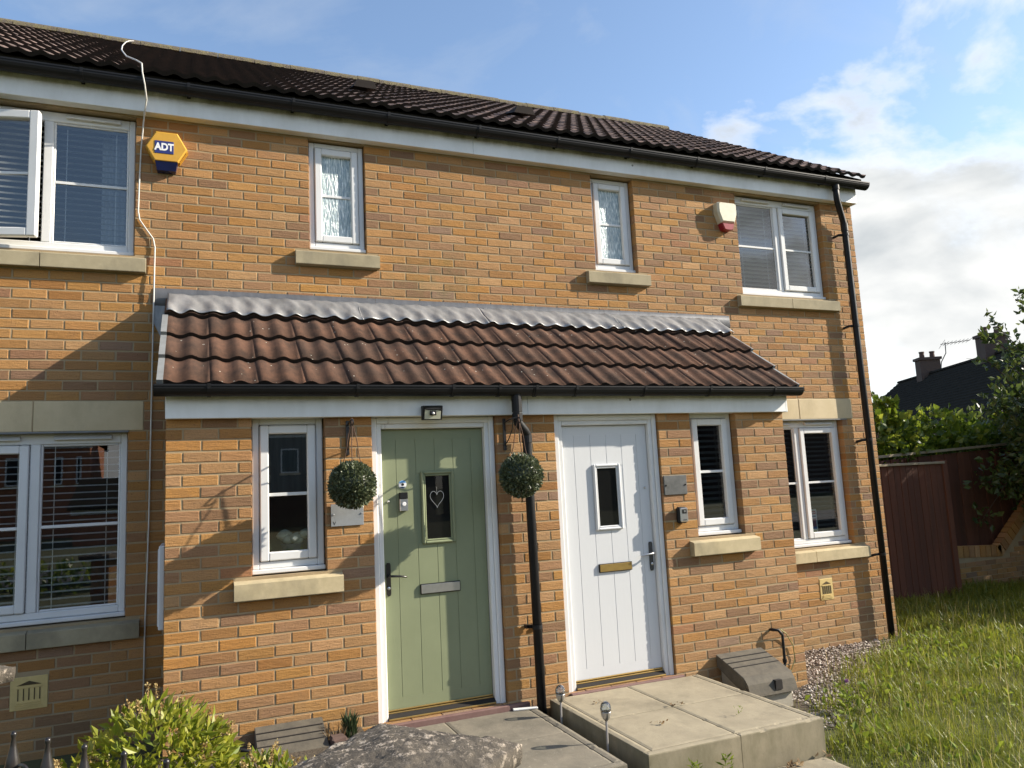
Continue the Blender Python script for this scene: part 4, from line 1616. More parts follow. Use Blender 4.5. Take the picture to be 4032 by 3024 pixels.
MB().prism(disc(.033, 0, 1.602, .030), yd - .0012, yd - .0002, 'y').build('disc', M_CARD_W, S_)
MB().prism(disc(.033, 0, 1.602, .029, 25, 155), yd - .0020, yd - .0012, 'y').build('blue_print', plain('sky_blue_print', (.10, .30, .62), None, rough=.4), S_)
MB().prism(disc(.033, 0, 1.602, .028, 215, 325), yd - .0020, yd - .0012, 'y').build('dark_print', plain('navy_print', (.03, .06, .11), None, rough=.4), S_)
MB().prism(disc(.034, 0, 1.602, .010), yd - .0028, yd - .0020, 'y').build('camera_icon', M_DARK, S_)

# wire heart hung behind the green door's glass
H_ = []
for k in range(33):
    a = 2 * math.pi * k / 32
    H_.append((.288 + .052 * math.sin(a) ** 3, yd - .0048, 1.492 + .0042 * (13 * math.cos(a) - 5 * math.cos(2 * a) - 2 * math.cos(3 * a) - math.cos(4 * a))))
MB().tube(H_, .0020, 5, caps=False).tube([(.288, yd - .0048, 1.515), (.288, yd - .0048, 1.575)], .001, 4).build('heart_ornament', M_STEEL, None, label='pale wire heart hanging inside the green door window', cat='ornament')


# brackets and topiary balls
def topiary(cx, cy, cz, r, label, g):
    t_ = thing('topiary_ball', label, 'topiary ball', (cx, cy, cz), 'hanging artificial box balls')
    V, F = [], []
    core = MB()
    n = 16
    prof = [(max(.001, (r - .016) * math.sin(math.pi * k / 12)), -(r - .016) * math.cos(math.pi * k / 12)) for k in range(13)]
    core.lathe(prof, (cx, cy, cz), 18)
    core.build('core', M_LEAF_BOX, t_, smooth=True).color = (0, 0, 0, 1)
    N = 2400
    k = np.arange(N) + .5
    ph = np.arccos(1 - 2 * k / N)
    th = math.pi * (1 + 5 ** .5) * k
    nrm = np.stack([np.cos(th) * np.sin(ph), np.sin(th) * np.sin(ph), np.cos(ph)], 1)
    rr = r * (1 + g.normal(0, .022, N))[:, None]
    P = np.array([cx, cy, cz]) + nrm * (rr - .006)
    leaves('leaf_cover', P, nrm, .026, .62, M_LEAF_BOX, t_, g, spread=.75, lift=.45)
    mb = MB()
    top = (cx + .01, cy + .02, cz + r + .30)
    for a in (0.3, 2.4, 4.5):
        e = (cx + .07 * math.cos(a), cy + .07 * math.sin(a), cz + r * .86)
        q = [tuple(np.array(top) + (np.array(e) - np.array(top)) * f + np.array([0.003 * math.sin(f * 40 + a), 0, 0])) for f in np.linspace(0, 1, 9)]
        mb.tube(q, .0032, 5)
    mb.build('chain', M_RUST, t_)
    return top


def leaves(name, P, N, size, asp, mat, parent, g, spread=.8, lift=.3, tones=None, fold=.25, **kw):
    """one folded leaf (4 tris) per point: P base point, N outward direction"""
    n = len(P)
    d = N + g.normal(0, spread, (n, 3)) + np.array([0, 0, lift])
    d /= np.linalg.norm(d, axis=1)[:, None]
    rnd = g.normal(0, 1, (n, 3))
    s = np.cross(d, rnd)
    s /= np.linalg.norm(s, axis=1)[:, None] + 1e-9
    up = np.cross(s, d)
    L_ = size * g.uniform(.65, 1.3, n)[:, None]
    W_ = L_ * asp * .5
    b = P
    tip = P + d * L_ - up * L_ * .12
    mid = P + d * L_ * .5
    l_ = mid + s * W_ + up * W_ * fold
    r_ = mid - s * W_ + up * W_ * fold
    V = np.stack([b, r_, tip, l_], 1).reshape(-1, 3)
    I = np.arange(n) * 4
    F = np.concatenate([np.stack([I, I + 1, I + 2], 1), np.stack([I, I + 2, I + 3], 1)])
    if tones is None:
        tones = g.random(n)
    return np_mesh(name, V, F, mat, parent, np.repeat(tones, 4), **kw)


def hanging_bracket(x, dx, label):
    t_ = thing('hanging_bracket', label, 'bracket', (x, PY, 1.83), 'black basket brackets')
    mb = MB()
    mb.cbox(x - .011, x + .011, PY - .014, PY - .001, 1.822, 2.062, .002)
    mb.build('wall_bar', M_IRON, t_)
    MB().tube([(x, PY - .012, 2.03), (x + dx * .3, PY - .10, 2.045), (x + dx * .75, PY - .22, 2.05), (x + dx, PY - .285, 2.045), (x + dx * 1.03, PY - .30, 2.025), (x + dx, PY - .29, 2.008), (x + dx * .95, PY - .275, 2.012)], .0055, 6).build('arm', M_IRON, t_)
    MB().tube([(x, PY - .012, 1.86), (x + dx * .35, PY - .075, 1.90), (x + dx * .55, PY - .15, 1.97), (x + dx * .6, PY - .175, 2.042)], .0045, 6).build('scroll', M_IRON, t_)


hanging_bracket(-.376, -.015, 'black iron bracket on the bricks between small window and green door')
hanging_bracket(.808, .012, 'black iron bracket on the bricks beside the porch downpipe')
topiary(-.402, PY - .285, 1.612, .145, 'dark green leafy topiary ball hanging left of green door', np.random.default_rng(3))
topiary(.806, PY - .29, 1.622, .147, 'dark green leafy topiary ball hanging in front of porch downpipe', np.random.default_rng(4))

# flowers in a pot behind the porch window
Fp = thing('flower_pot', 'pot of cream flowers on the sill inside the porch window', 'flower pot', (-.735, PY + .185, 1.10))
MB().lathe([(.055, 0), (.075, .14), (.080, .145), (.070, .145)], (-.735, PY + .185, 1.09), 14).build('pot', M_VASE, Fp, smooth=True)
mb = MB()
for k in range(11):
    a = k * 2.4
    rr_ = .035 + .06 * (k % 3) / 2
    mb.lathe([(.005, -.03), (.036, -.012), (.044, .006), (.030, .028), (.004, .036)], (-.735 + rr_ * math.cos(a), PY + .185 + rr_ * math.sin(a) * .6, 1.275 + .022 * math.sin(k * 1.7)), 8)
mb.build('flowers', M_FLOWERW, Fp, smooth=True)

# leaflet standing behind the right ground-floor window
Cd = thing('leaflet', 'white printed leaflet propped behind the lower right window', 'leaflet', (4.76, .10, .84))
lx = 4.735
MB().cbox(lx, lx + .085, .098, .101, .845, 1.14, .0005).build('card', M_CARD_W, Cd)
for k, (z0_, z1_, cl) in enumerate(((1.085, 1.12, (.55, .03, .04)), (1.055, 1.072, (.05, .12, .25)), (.955, 1.04, (.35, .10, .16)), (.93, .955, (.08, .20, .55)), (.865, .915, (.45, .48, .20)))):
    MB().box(lx + .010, lx + .070, .0965, .0978, z0_, z1_).build('print_block', plain('leaflet_print_%d' % k, cl, tuple(q * .6 + .1 for q in cl), 90, .6), Cd)
font_mesh('BOX', .022, .0003, M_CARD_W, 'lettering', Cd, (lx + .040, .096, 1.1015), bold=.0006)


# gas meter boxes
def gas_meter(x0, x1, label, zt, zb, y0):
    t_ = thing('gas_meter_box', label, 'meter box', ((x0 + x1) / 2, y0, zb), 'brown gas meter boxes at the porch foot')
    w = .012
    yf_ = y0 - .385
    # base tray
    MB().prism([(y0, zb), (y0, zt - .13), (yf_ + .03, zt - .27), (yf_ + .03, zb)], x0 + .035, x1 - .03, 'x').build('base', M_METERB, t_)
    # hinged sloping lid with ribs, turned-down front
    prof = [(y0 + .005, zt), (y0 - .20, zt - .070), (yf_ + .06, zt - .118), (yf_ + .02, zt - .165), (yf_, zt - .235), (yf_ - .004, zt - .255), (yf_ + .02, zt - .255), (yf_ + .03, zt - .19), (y0 - .18, zt - .120), (y0 + .005, zt - .055)]
    o = MB().prism(prof, x0, x1, 'x').build('lid', M_METER, t_)
    # skirt of the lid on both sides
    for xa in (x0 - .004, x1 - .008):
        MB().prism([(y0, zt - .004), (y0 - .20, zt - .074), (yf_ + .055, zt - .122), (yf_ + .03, zt - .255), (y0 - .16, zt - .17), (y0, zt - .09)], xa, xa + .012, 'x').build('skirt', M_METER, o)
    for s in (.065, .13, .195):
        zz = zt - .070 * s / .20
        MB().prism([(y0 - s, zz + .004), (y0 - s - .008, zz + .0015), (y0 - s - .004, zz - .012), (y0 - s + .004, zz - .012)], x0 + .004, x1 - .004, 'x').build('rib', M_DARK, o)
    MB().prism([(x0 + .60 * (x1 - x0) - .03, zt - .225), (x0 + .60 * (x1 - x0) + .038, zt - .225), (x0 + .60 * (x1 - x0) + .034, zt - .155), (x0 + .60 * (x1 - x0) - .026, zt - .155)], yf_ - .006, yf_ + .055, 'y').build('finger_slot', M_DARK, o)
    return t_


gas_meter(2.575, 3.035, 'brown plastic gas meter box beside the white door step', .105, -.34, PY - .02)
gas_meter(-1.0, -.585, 'brown plastic gas meter box behind the leafy shrub', .115, -.05, PY - .02)
# gas pipe and thin cable
G = thing('gas_pipe', 'bent dark copper gas pipe entering the brick wall beside meter box', 'pipe', (3.2, PY, .0))
MB().tube([(3.16, PY + .02, .232), (3.16, PY - .035, .238), (3.20, PY - .055, .232), (3.235, PY - .06, .19), (3.235, PY - .06, -.035), (3.23, PY - .062, -.055), (3.12, PY - .075, -.062), (2.93, PY - .09, -.066)], .0125, 8).build('pipe', M_BLACK, G, smooth=True)
MB().lathe([(.018, -.015), (.018, .015)], (3.235, PY - .06, -.02), 8).build('elbow', M_BLACK, G)
MB().tube([(3.225, PY - .05, .235), (3.30, PY - .03, .19), (3.375, PY - .02, .08), (3.385, PY - .015, -.03), (3.34, PY - .012, -.12), (3.27, PY - .02, -.185)], .0045, 5).build('earth_wire', plain('yellow_wire', (.34, .32, .12), None, rough=.5), None, label='thin looping earth wire hanging beside the gas pipe', cat='wire')


# ------------------------------------------------------------------ door steps and path
def slab(x0, x1, y0, y1, z0, z1, mat, parent, name='slab', c=.006):
    """worn concrete slab: uneven top, rubbed and chipped edges"""
    from mathutils import noise as mn
    nx = max(2, min(40, int((x1 - x0) / .02)))
    ny = max(2, min(60, int((y1 - y0) / .02)))
    V, F = [], []
    for i in range(nx + 1):
        for j in range(ny + 1):
            x, y = x0 + (x1 - x0) * i / nx, y0 + (y1 - y0) * j / ny
            z = z1 + .0016 * mn.noise((x * 3, y * 3, 7)) + .0008 * mn.noise((x * 25, y * 25, 2))
            if i in (0, nx) or j in (0, ny):
                chip = max(0, mn.noise((x * 14, y * 14, 5)) - .25) * .012
                z -= .004 + chip
                x += (.0025 + chip * .6) * ((i == 0) - (i == nx))
                y += (.0025 + chip * .6) * ((j == 0) - (j == ny))
            V.append((x, y, z))
    for i in range(nx):
        for j in range(ny):
            k = i * (ny + 1) + j
            F.append((k, k + ny + 1, k + ny + 2, k + 1))
    rim = [j for j in range(ny + 1)] + [i * (ny + 1) + ny for i in range(1, nx + 1)] + [nx * (ny + 1) + j for j in range(ny - 1, -1, -1)] + [i * (ny + 1) for i in range(nx - 1, 0, -1)]
    b = len(V)
    for r_ in rim:
        i, j = divmod(r_, ny + 1)
        V.append((x0 + (x1 - x0) * i / nx, y0 + (y1 - y0) * j / ny, V[r_][2] - .006))
    for r_ in rim:
        i, j = divmod(r_, ny + 1)
        V.append((x0 + (x1 - x0) * i / nx, y0 + (y1 - y0) * j / ny, z0))
    n = len(rim)
    for q in range(n):
        q2 = (q + 1) % n
        F += [(rim[q], rim[q2], b + q2, b + q), (b + q, b + q2, b + n + q2, b + n + q)]
    return MB().add(V, F).build(name, mat, parent)


ST = thing('door_step', 'pale concrete slab step in front of the white door', 'step', (1.7, -1.65, -.30), 'concrete door steps')
zt = -.012
bx0, bx1, by0, by1 = 1.055, 2.365, -2.325, PY - .037
e = .055
core = MB().box(bx0 + .01, bx1 - .01, by0 + .01, by1, -.40, zt - .03).build('bed', M_PAVED, ST)
for (ya, yb) in ((by0 + e + .002, -1.622), (-1.6205, by1)):
    slab(bx0 + e + .002, 1.705, ya, yb, zt - .05, zt - .001, M_PAVE, ST)
    slab(1.709, bx1 - e - .002, ya, yb, zt - .05, zt - .0015, M_PAVE, ST)
slab(bx0, bx0 + e, by0 + e + .001, by1, -.40, zt, M_PAVE, ST, 'edging')
slab(bx1 - e, bx1, by0 + e + .001, by1, -.40, zt, M_PAVE, ST, 'edging')
slab(bx0, 1.708, by0, by0 + e, -.40, zt - .0005, M_PAVE, ST, 'edging')
slab(1.712, bx1, by0, by0 + e, -.40, zt, M_PAVE, ST, 'edging')
SG = thing('door_step', 'dark stained concrete slab step in front of the green door', 'step', (.2, -1.6, -.30), 'concrete door steps')
zt = -.042
bx0, bx1, by0, by1 = -.32, .925, -2.30, PY - .037
MB().box(bx0 + .01, bx1 - .01, by0 + .01, by1, -.40, zt - .03).build('bed', M_PAVED, SG)
for (ya, yb) in ((by0 + e + .002, -1.622), (-1.6205, by1)):
    slab(bx0 + .002, .245, ya, yb, zt - .05, zt - .001, M_PAVED, SG)
    slab(.249, bx1 - e - .002, ya, yb, zt - .05, zt - .0015, M_PAVED, SG)
slab(bx1 - e, bx1, by0 + e + .001, by1, -.40, zt, M_PAVED, SG, 'edging')
slab(bx0, bx1, by0, by0 + e, -.40, zt, M_PAVED, SG, 'edging')
# garden path below the white step
path = MB().box(1.15, 2.33, -6.5, -2.33, -.40, -.262).build('path', M_PAVED, None, kind='structure')
for i in range(6):
    ya = -2.335 - i * .68
    for (a, b) in ((1.15, 1.735), (1.741, 2.33)):
        slab(a, b, ya - .674, ya, -.30, -.236 - random.uniform(0, .003), M_PAVE, path)
# path from the green step towards the gate
path2 = MB().box(-.30, .92, -6.5, -2.31, -.40, -.20).build('path', M_PAVED, None, kind='structure')
for i in range(6):
    ya = -2.315 - i * .68
    for (a, b) in ((-.30, .305), (.311, .92)):
        slab(a, b, ya - .674, ya, -.26, -.172 - random.uniform(0, .003), M_PAVED, path2)


# solar stake lights between the steps
def stake(x, y, zb, zt_, label, lean):
    t_ = thing('stake_light', label, 'stake light', (x, y, zb), 'solar stake lights')
    MB().tube([(x + lean * -.4, y, zb), (x, y, zt_ - .04)], .0075, 7).build('stem', plain('stem_%d' % int(y * 1000), (.30, .28, .26), None, rough=.5), t_)
    MB().lathe([(.009, -.05), (.020, -.038), (.030, -.018), (.0335, .004), (.034, .006)], (x, y, zt_), 14).build('cup', M_CHROME, t_, smooth=True)
    MB().lathe([(.033, .006), (.036, .02), (.033, .042), (.024, .058), (.010, .066), (.002, .067)], (x, y, zt_), 14).build('bulb', M_CLEAR, t_, smooth=True)


stake(1.0, -1.30, -.25, .095, 'small glass stake light nearer the house wall', .02)
stake(1.0, -1.945, -.25, .135, 'small glass stake light nearer the viewer', .01)


def along(A_, B_, n):
    return [tuple(np.array(A_) + (np.array(B_) - np.array(A_)) * i / n) for i in range(n + 1)]


# ------------------------------------------------------------------ gate piers and railing
PA = np.array([-2.225, -3.05])
PB = np.array([-.952, -4.577])
fd = (PB - PA) / np.linalg.norm(PB - PA)
fn = np.array([-fd[1], fd[0]])
ANG = math.atan2(fd[1], fd[0])


def pier(cx, cy, ztop, label):
    t_ = thing('gate_pier', label, 'pier', (cx, cy, -.2), 'brick gate piers with stone caps')
    # rough weathered stone cap: low pyramid with displaced surface
    hw, nn = .205, 64
    V, F = [], []
    g = np.random.default_rng(int(abs(cx) * 100))
    from mathutils import noise as mnoise
    for i in range(nn + 1):
        for j in range(nn + 1):
            a, b = -1 + 2 * i / nn, -1 + 2 * j / nn
            z = .034 * (1 - max(abs(a), abs(b))) + .010 * (1 - max(abs(a), abs(b)) ** 6)
            z += .0060 * mnoise.fractal((a * 3 + cx, b * 3, 1.7), 1, 2, 4) + .0040 * mnoise.noise((a * 14, b * 14, cx)) + .0028 * mnoise.noise((a * 34, b * 34, cx))
            V.append((a * hw, b * hw, z - .010))
    for i in range(nn):
        for j in range(nn):
            k = i * (nn + 1) + j
            F.append((k, k + nn + 1, k + nn + 2, k + 1))
    rim = [j for j in range(nn + 1)] + [i * (nn + 1) + nn for i in range(1, nn + 1)] + [nn * (nn + 1) + j for j in range(nn - 1, -1, -1)] + [i * (nn + 1) for i in range(nn - 1, 0, -1)]
    base = len(V)
    for r_ in rim:
        x, y, z = V[r_]
        w = .004 * mnoise.noise((x * 30, y * 30, 3))
        V.append((x * (1 + w), y * (1 + w), z - .022))
    for r_ in rim:
        x, y, z = V[r_]
        V.append((x * .985, y * .985, -.056))
    n = len(rim)
    for ring_ in range(2):
        for q in range(n):
            q2 = (q + 1) % n
            a0, a1 = (rim[q], rim[q2]) if ring_ == 0 else (base + q, base + q2)
            b0, b1 = (base + q, base + q2) if ring_ == 0 else (base + n + q, base + n + q2)
            F.append((a0, b0, b1, a1))
    F.append(tuple(base + n + q for q in range(n)))
    R2 = np.array([[math.cos(ANG), -math.sin(ANG)], [math.sin(ANG), math.cos(ANG)]])
    V2 = []
    for (x, y, z) in V:
        p = R2 @ np.array([x, y])
        V2.append((cx + p[0], cy + p[1], ztop + z - .034))
    MB().add(V2, F).build('cap', M_CAP, t_, smooth=True)

    def rbox(hx, hy, z0, z1, name, mat, ox=0, oy=0, c=.004):
        mb = MB().cbox(-hx, hx, -hy, hy, z0, z1, c)
        mb.v = [(cx + R2[0, 0] * (x + ox) + R2[0, 1] * (y + oy), cy + R2[1, 0] * (x + ox) + R2[1, 1] * (y + oy), z) for x, y, z in mb.v]
        return mb.build(name, mat, t_)
    rbox(.118, .118, -.3, ztop - .088, 'mortar_core', M_MORTAR)
    z = -.3
    k = 0
    while z < ztop - .15:
        for s in (-1, 1):
            if k % 2:
                for o_ in (rbox(.080, .0415, z + .005, z + .07, 'brick', M_BRICK, -s * .043, s * .081),):
                    tq = random.random()
                    o_.color = (tq, tq, tq, 1)
            else:
                o_ = rbox(.0415, .080, z + .005, z + .07, 'brick', M_BRICK, s * .081, s * .043)
                tq = random.random()
                o_.color = (tq, tq, tq, 1)
        z += C
        k += 1
    return t_


pier(PB[0], PB[1], 1.022, 'nearest gate pier, its lichened stone cap at the bottom edge')
pier(PA[0], PA[1], 1.062, 'gate pier with stone cap at the left edge of the picture')
RAIL = thing('railing', 'black iron railing with spear finials in front of the leafy shrub', 'railing', (PA[0], PA[1], -.1))
for z, r_ in ((.70, .011), (.10, .011)):
    a = PA + fd * .2
    b = PB - fd * .2
    MB().tube([(a[0], a[1], z), (b[0], b[1], z)], r_, 6).build('rail', M_IRON, RAIL)
for k in range(-1, 9):
    q = np.array([-2.17, -3.07]) + fd * (.464 + .174 * k)
    if not .22 < .464 + .174 * k < 1.72:
        continue
    zt = .885
    MB().tube([(q[0], q[1], .02), (q[0], q[1], zt - .155)], .0075, 6).build('bar', M_IRON, RAIL)
    MB().lathe([(.008, -.17), (.017, -.160), (.010, -.150), (.010, -.140), (.021, -.118), (.023, -.105), (.017, -.075), (.010, -.045), (.006, -.018), (.0085, -.010), (.0085, -.004), (.004, .002)], (q[0], q[1], zt), 10).build('finial', M_IRON, RAIL, smooth=True)
    if k % 2 == 0:
        s_ = []
        for i in range(17):
            a = i / 16 * 3.9
            r_ = .055 * (1 - i / 22)
            s_.append((q[0] + fd[0] * (.06 - r_ * math.cos(a)), q[1] + fd[1] * (.06 - r_ * math.cos(a)), .755 + r_ * math.sin(a)))
        MB().tube(s_, .0045, 5).build('scroll', M_IRON, RAIL)


# ------------------------------------------------------------------ shrubs
def blob_points(g, n, lobes, shell_=.55):
    """random points in a union of ellipsoids with an outward normal"""
    w = np.array([l[3] * l[4] * l[5] for l in lobes]) ** .7
    pick = g.choice(len(lobes), n, p=w / w.sum())
    Lb = np.array(lobes)[pick]
    d = g.normal(0, 1, (n, 3))
    d /= np.linalg.norm(d, axis=1)[:, None]
    r = shell_ + (1 - shell_) * g.random(n) ** .6
    P = Lb[:, :3] + d * Lb[:, 3:6] * r[:, None]
    return P, d, r


g = np.random.default_rng(21)
BS = thing('privet_shrub', 'bright green leafy shrub with faded flower spikes at the left wall foot', 'shrub', (-1.57, -2.95, -.03))
lobes = [(-1.50, -2.95, .58, .25, .22, .22), (-1.74, -3.02, .46, .16, .18, .18), (-1.33, -2.92, .50, .13, .18, .20), (-1.60, -3.0, .30, .34, .26, .28), (-1.36, -3.05, .28, .22, .2, .22), (-1.50, -2.95, .10, .3, .25, .2)]
lobes.append((-1.80, -3.0, .36, .13, .15, .16))
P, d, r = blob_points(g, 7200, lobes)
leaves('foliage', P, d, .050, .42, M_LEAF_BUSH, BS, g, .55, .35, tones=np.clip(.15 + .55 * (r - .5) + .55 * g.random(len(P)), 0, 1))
# arching shoots along the top with the dried panicles
mb = MB()
fp, fn_ = [], []
for k in range(46):
    l = lobes[g.choice(3, p=[.5, .25, .25])]
    a = g.uniform(0, 2 * math.pi)
    el = g.uniform(.35, 1.35)
    dv = np.array([math.cos(a) * math.cos(el), math.sin(a) * math.cos(el), math.sin(el)])
    p0 = np.array(l[:3]) + dv * np.array(l[3:6]) * .75
    p2 = np.array(l[:3]) + dv * np.array(l[3:6]) * g.uniform(1.0, 1.22)
    mb.tube([tuple(p0), tuple((p0 + p2) / 2 + g.normal(0, .006, 3)), tuple(p2)], [.003, .0025, .0012], 5)
    for q in range(34):
        f = g.random() ** .7
        c_ = p2 + dv * (f - .5) * .062 + g.normal(0, .006 * (1.25 - f), 3)
        fp.append(c_)
        fn_.append(dv)
for k in range(16):
    a = k * 2.1
    mb.tube([(-1.52 + .05 * math.cos(a), -2.98 + .05 * math.sin(a), -.05), (-1.52 + .16 * math.cos(a), -2.98 + .13 * math.sin(a), .28), (-1.53 + .24 * math.cos(a), -2.97 + .2 * math.sin(a), .52)], [.009, .006, .003], 5)
mb.build('stem', M_BARK, BS)
leaves('flower_spike', np.array(fp), np.array(fn_), .010, .8, M_FLOWER, BS, g, .9, .2, kind='stuff')
BS2 = thing('privet_shrub', 'low straggling green shrub in front of the left meter box', 'shrub', (-1.05, -3.0, -.03))
lobes2 = [(-1.10, -3.0, .40, .14, .14, .15), (-.98, -2.98, .36, .12, .12, .12), (-1.16, -3.0, .22, .2, .18, .2), (-.90, -3.0, .28, .14, .14, .14)]
P, d, r = blob_points(g, 1500, lobes2)
leaves('foliage', P, d, .052, .40, M_LEAF_BUSH, BS2, g, .5, .5)
mb = MB()
fp, fn_ = [], []
for k in range(20):
    l = lobes2[g.choice(4, p=[.4, .3, .1, .2])]
    a = g.uniform(0, 2 * math.pi)
    el = g.uniform(.7, 1.45)
    dv = np.array([math.cos(a) * math.cos(el), math.sin(a) * math.cos(el), math.sin(el)])
    p0 = np.array(l[:3])
    p2 = p0 + dv * np.array(l[3:6]) * g.uniform(1.05, 1.5)
    mb.tube([tuple(p0), tuple((p0 + p2) / 2 + g.normal(0, .006, 3)), tuple(p2)], [.003, .0025, .0012], 5)
    for q in range(30):
        f = g.random()
        fp.append(p2 + dv * (f - .5) * .06 + g.normal(0, .006 * (1.2 - f), 3))
        fn_.append(dv)
mb.build('stem', M_BARK, BS2)
leaves('flower_spike', np.array(fp), np.array(fn_), .010, .8, M_FLOWER, BS2, g, .9, .2, kind='stuff')
# heather clump by the green door and a terracotta pot shard
HB = thing('heather_plant', 'small dark green spiky plant beside the left meter box', 'plant', (-.42, -1.12, -.03))
n = 150
a = g.uniform(0, 2 * math.pi, n)
P = np.stack([-.43 + .035 * np.cos(a) * g.random(n), -1.13 + .035 * np.sin(a) * g.random(n), g.uniform(-.02, .08, n)], 1)
d = np.stack([np.cos(a) * .35, np.sin(a) * .35, np.ones(n)], 1)
leaves('sprig', P, d, .085, .09, M_HEATHER, HB, g, .12, .3)
n = 60
a = g.uniform(0, 2 * math.pi, n)
P = np.stack([-.52 + .03 * np.cos(a), -1.12 + .03 * np.sin(a), np.full(n, -.02)], 1)
leaves('dry_sprig', P, np.stack([np.cos(a) * .6, np.sin(a) * .6, np.ones(n)], 1), .11, .05, M_DEADLEAF, HB, g, .2, .2)
# dark stone blocks and a terracotta brick lying at the wall foot
for (x, y, w, dd, hh, rz_, mt, lb) in ((-.33, -1.22, .09, .06, .06, .4, M_SLATE, 'small dark stone lying beside the spiky plant'), (-.27, -1.10, .10, .07, .05, -.2, M_STONE2, 'small pale stone lying against the green door frame'), (-.52, -1.22, .10, .09, .09, .15, M_POT, 'broken terracotta brick lying beside left meter box')):
    mb = MB().cbox(-w / 2, w / 2, -dd / 2, dd / 2, 0, hh, .012)
    mb.v = [(x_ + random.uniform(-.006, .006), y_ + random.uniform(-.006, .006), z_ + random.uniform(-.005, .005)) for x_, y_, z_ in mb.v]
    o = mb.build('loose_stone', mt, None, label=lb, cat='stone')
    o.location = (x, y, -.035)
    o.rotation_euler = (0, 0, rz_)
# black pipe behind the shrub
MB().tube([(-1.27, -1.08, .13), (-1.20, -1.12, .08), (-1.10, -1.16, .05), (-1.0, -1.2, .03)], .012, 7).build('hose_pipe', M_BLACK, None, smooth=True, label='short black pipe running from shrub to the left meter box', cat='pipe')
# soil bed along the left
MB().prism([(-3.4, -.03), (-.33, -.03), (-.33, .012), (-3.4, .02)], -3.2, PY - .01, 'y').build('soil_bed', M_SOIL, None, kind='structure')

# ------------------------------------------------------------------ lawn
g = np.random.default_rng(5)


def lawn_mask(x, y):
    edge = np.interp(y, [-6, -2.4, -2.2, -1.6, -1.15, -.65, -.35, -.1, .3, 3], [2.36, 2.36, 2.6, 3.1, 3.75, 4.5, 5.2, 5.75, 5.85, 5.85])
    edge = edge + .10 * np.sin(y * 9) + .06 * np.sin(y * 23 + 1)
    return x > edge


def blades(n, xr, yr, hmin, hmax, wid, name_only=False):
    x = g.uniform(*xr, n)
    y = g.uniform(*yr, n)
    dens = .5 + .5 * np.sin(x * 4.3 + 1.7 * np.sin(y * 3.1)) * np.sin(y * 5.1 + x * 1.3)
    k = lawn_mask(x + g.normal(0, .13, n), y + g.normal(0, .08, n)) & (g.random(n) < .45 + .75 * dens) & (x > 2.375)
    return x[k], y[k]


parts_V, parts_F, parts_T = [], [], []
kk = 0


def add_blades(x, y, h, w, lean, tones):
    global kk
    n = len(x)
    a = g.uniform(0, 2 * math.pi, n)
    l = np.abs(g.normal(0, lean, n))
    z = gz(x, y) - .01
    b = np.stack([x, y, z], 1)
    side_ = np.stack([-np.sin(a), np.cos(a), np.zeros(n)], 1) * (w / 2)[:, None]
    out = np.stack([np.cos(a), np.sin(a), np.zeros(n)], 1)
    mid = b + out * (l * h * .35)[:, None] + np.array([0, 0, 1]) * (h * .6)[:, None]
    tip = b + out * (l * h * 1.1)[:, None] + np.array([0, 0, 1]) * (h * (1 - .25 * np.minimum(l, 2)))[:, None]
    V = np.stack([b - side_, b + side_, mid + side_ * .8, mid - side_ * .8, tip], 1).reshape(-1, 3)
    I = np.arange(n) * 5 + kk
    F = np.concatenate([np.stack([I, I + 1, I + 2], 1), np.stack([I, I + 2, I + 3], 1), np.stack([I + 3, I + 2, I + 4], 1)])
    parts_V.append(V)
    parts_F.append(F)
    parts_T.append(np.repeat(tones, 5))
    kk += 5 * n


for (n, xr, yr, hh, ww) in ((60000, (2.3, 6.0), (-3.6, -.2), (.05, .15), .0040), (36000, (4.6, 10), (-1.6, 1.8), (.06, .17), .0065), (9000, (6, 13), (-2, 2.0), (.10, .22), .012)):
    x, y = blades(n, xr, yr, 0, 0, 0)
    clump = .5 + .5 * np.sin(x * 3.1 + np.sin(y * 2.3) * 2) * np.sin(y * 3.7 + 1.3)
    h = g.uniform(*hh, len(x)) * (.65 + .6 * clump)
    add_blades(x, y, h, np.full(len(x), ww) * g.uniform(.6, 1.3, len(x)), .75, np.clip(g.beta(2, 2.6, len(x)) * .8 + .22 * (g.random(len(x)) < .10) + .12 * clump, 0, 1))
# tall dry seed stalks
x, y = blades(1500, (2.4, 7.5), (-3.2, 1.2), 0, 0, 0)
add_blades(x, y, g.uniform(.18, .36, len(x)), np.full(len(x), .0028), .5, g.uniform(.86, 1.0, len(x)))
np_mesh('grass', np.vstack(parts_V), np.vstack(parts_F), M_GRASS, None, np.concatenate(parts_T), kind='stuff', label='overgrown sunlit lawn grass right of the house', cat='grass')
# broad-leaved weeds in the lawn
x, y = blades(2600, (2.5, 6.5), (-3.0, -.1), 0, 0, 0)
sel = (np.sin(x * 2.7 + 1) * np.sin(y * 3.3 + x) > -.15)
x, y = x[sel], y[sel]
P = np.stack([x, y, gz(x, y) + g.uniform(.01, .10, len(x))], 1)
leaves('weeds', P, np.tile([0, 0, .5], (len(x), 1)) + g.normal(0, .6, (len(x), 3)) * [1, 1, .3], .060, .55, M_WEED, None, g, .3, .2, kind='stuff', label='broad leaved weeds among the lawn grass', cat='weeds')
# low green weeds close against the shaded gate
x = g.uniform(5.75, 9.5, 1500)
y = g.uniform(.2, 1.4, 1500)
P = np.stack([x, y, gz(x, y) + g.uniform(.02, .16, 1500)], 1)

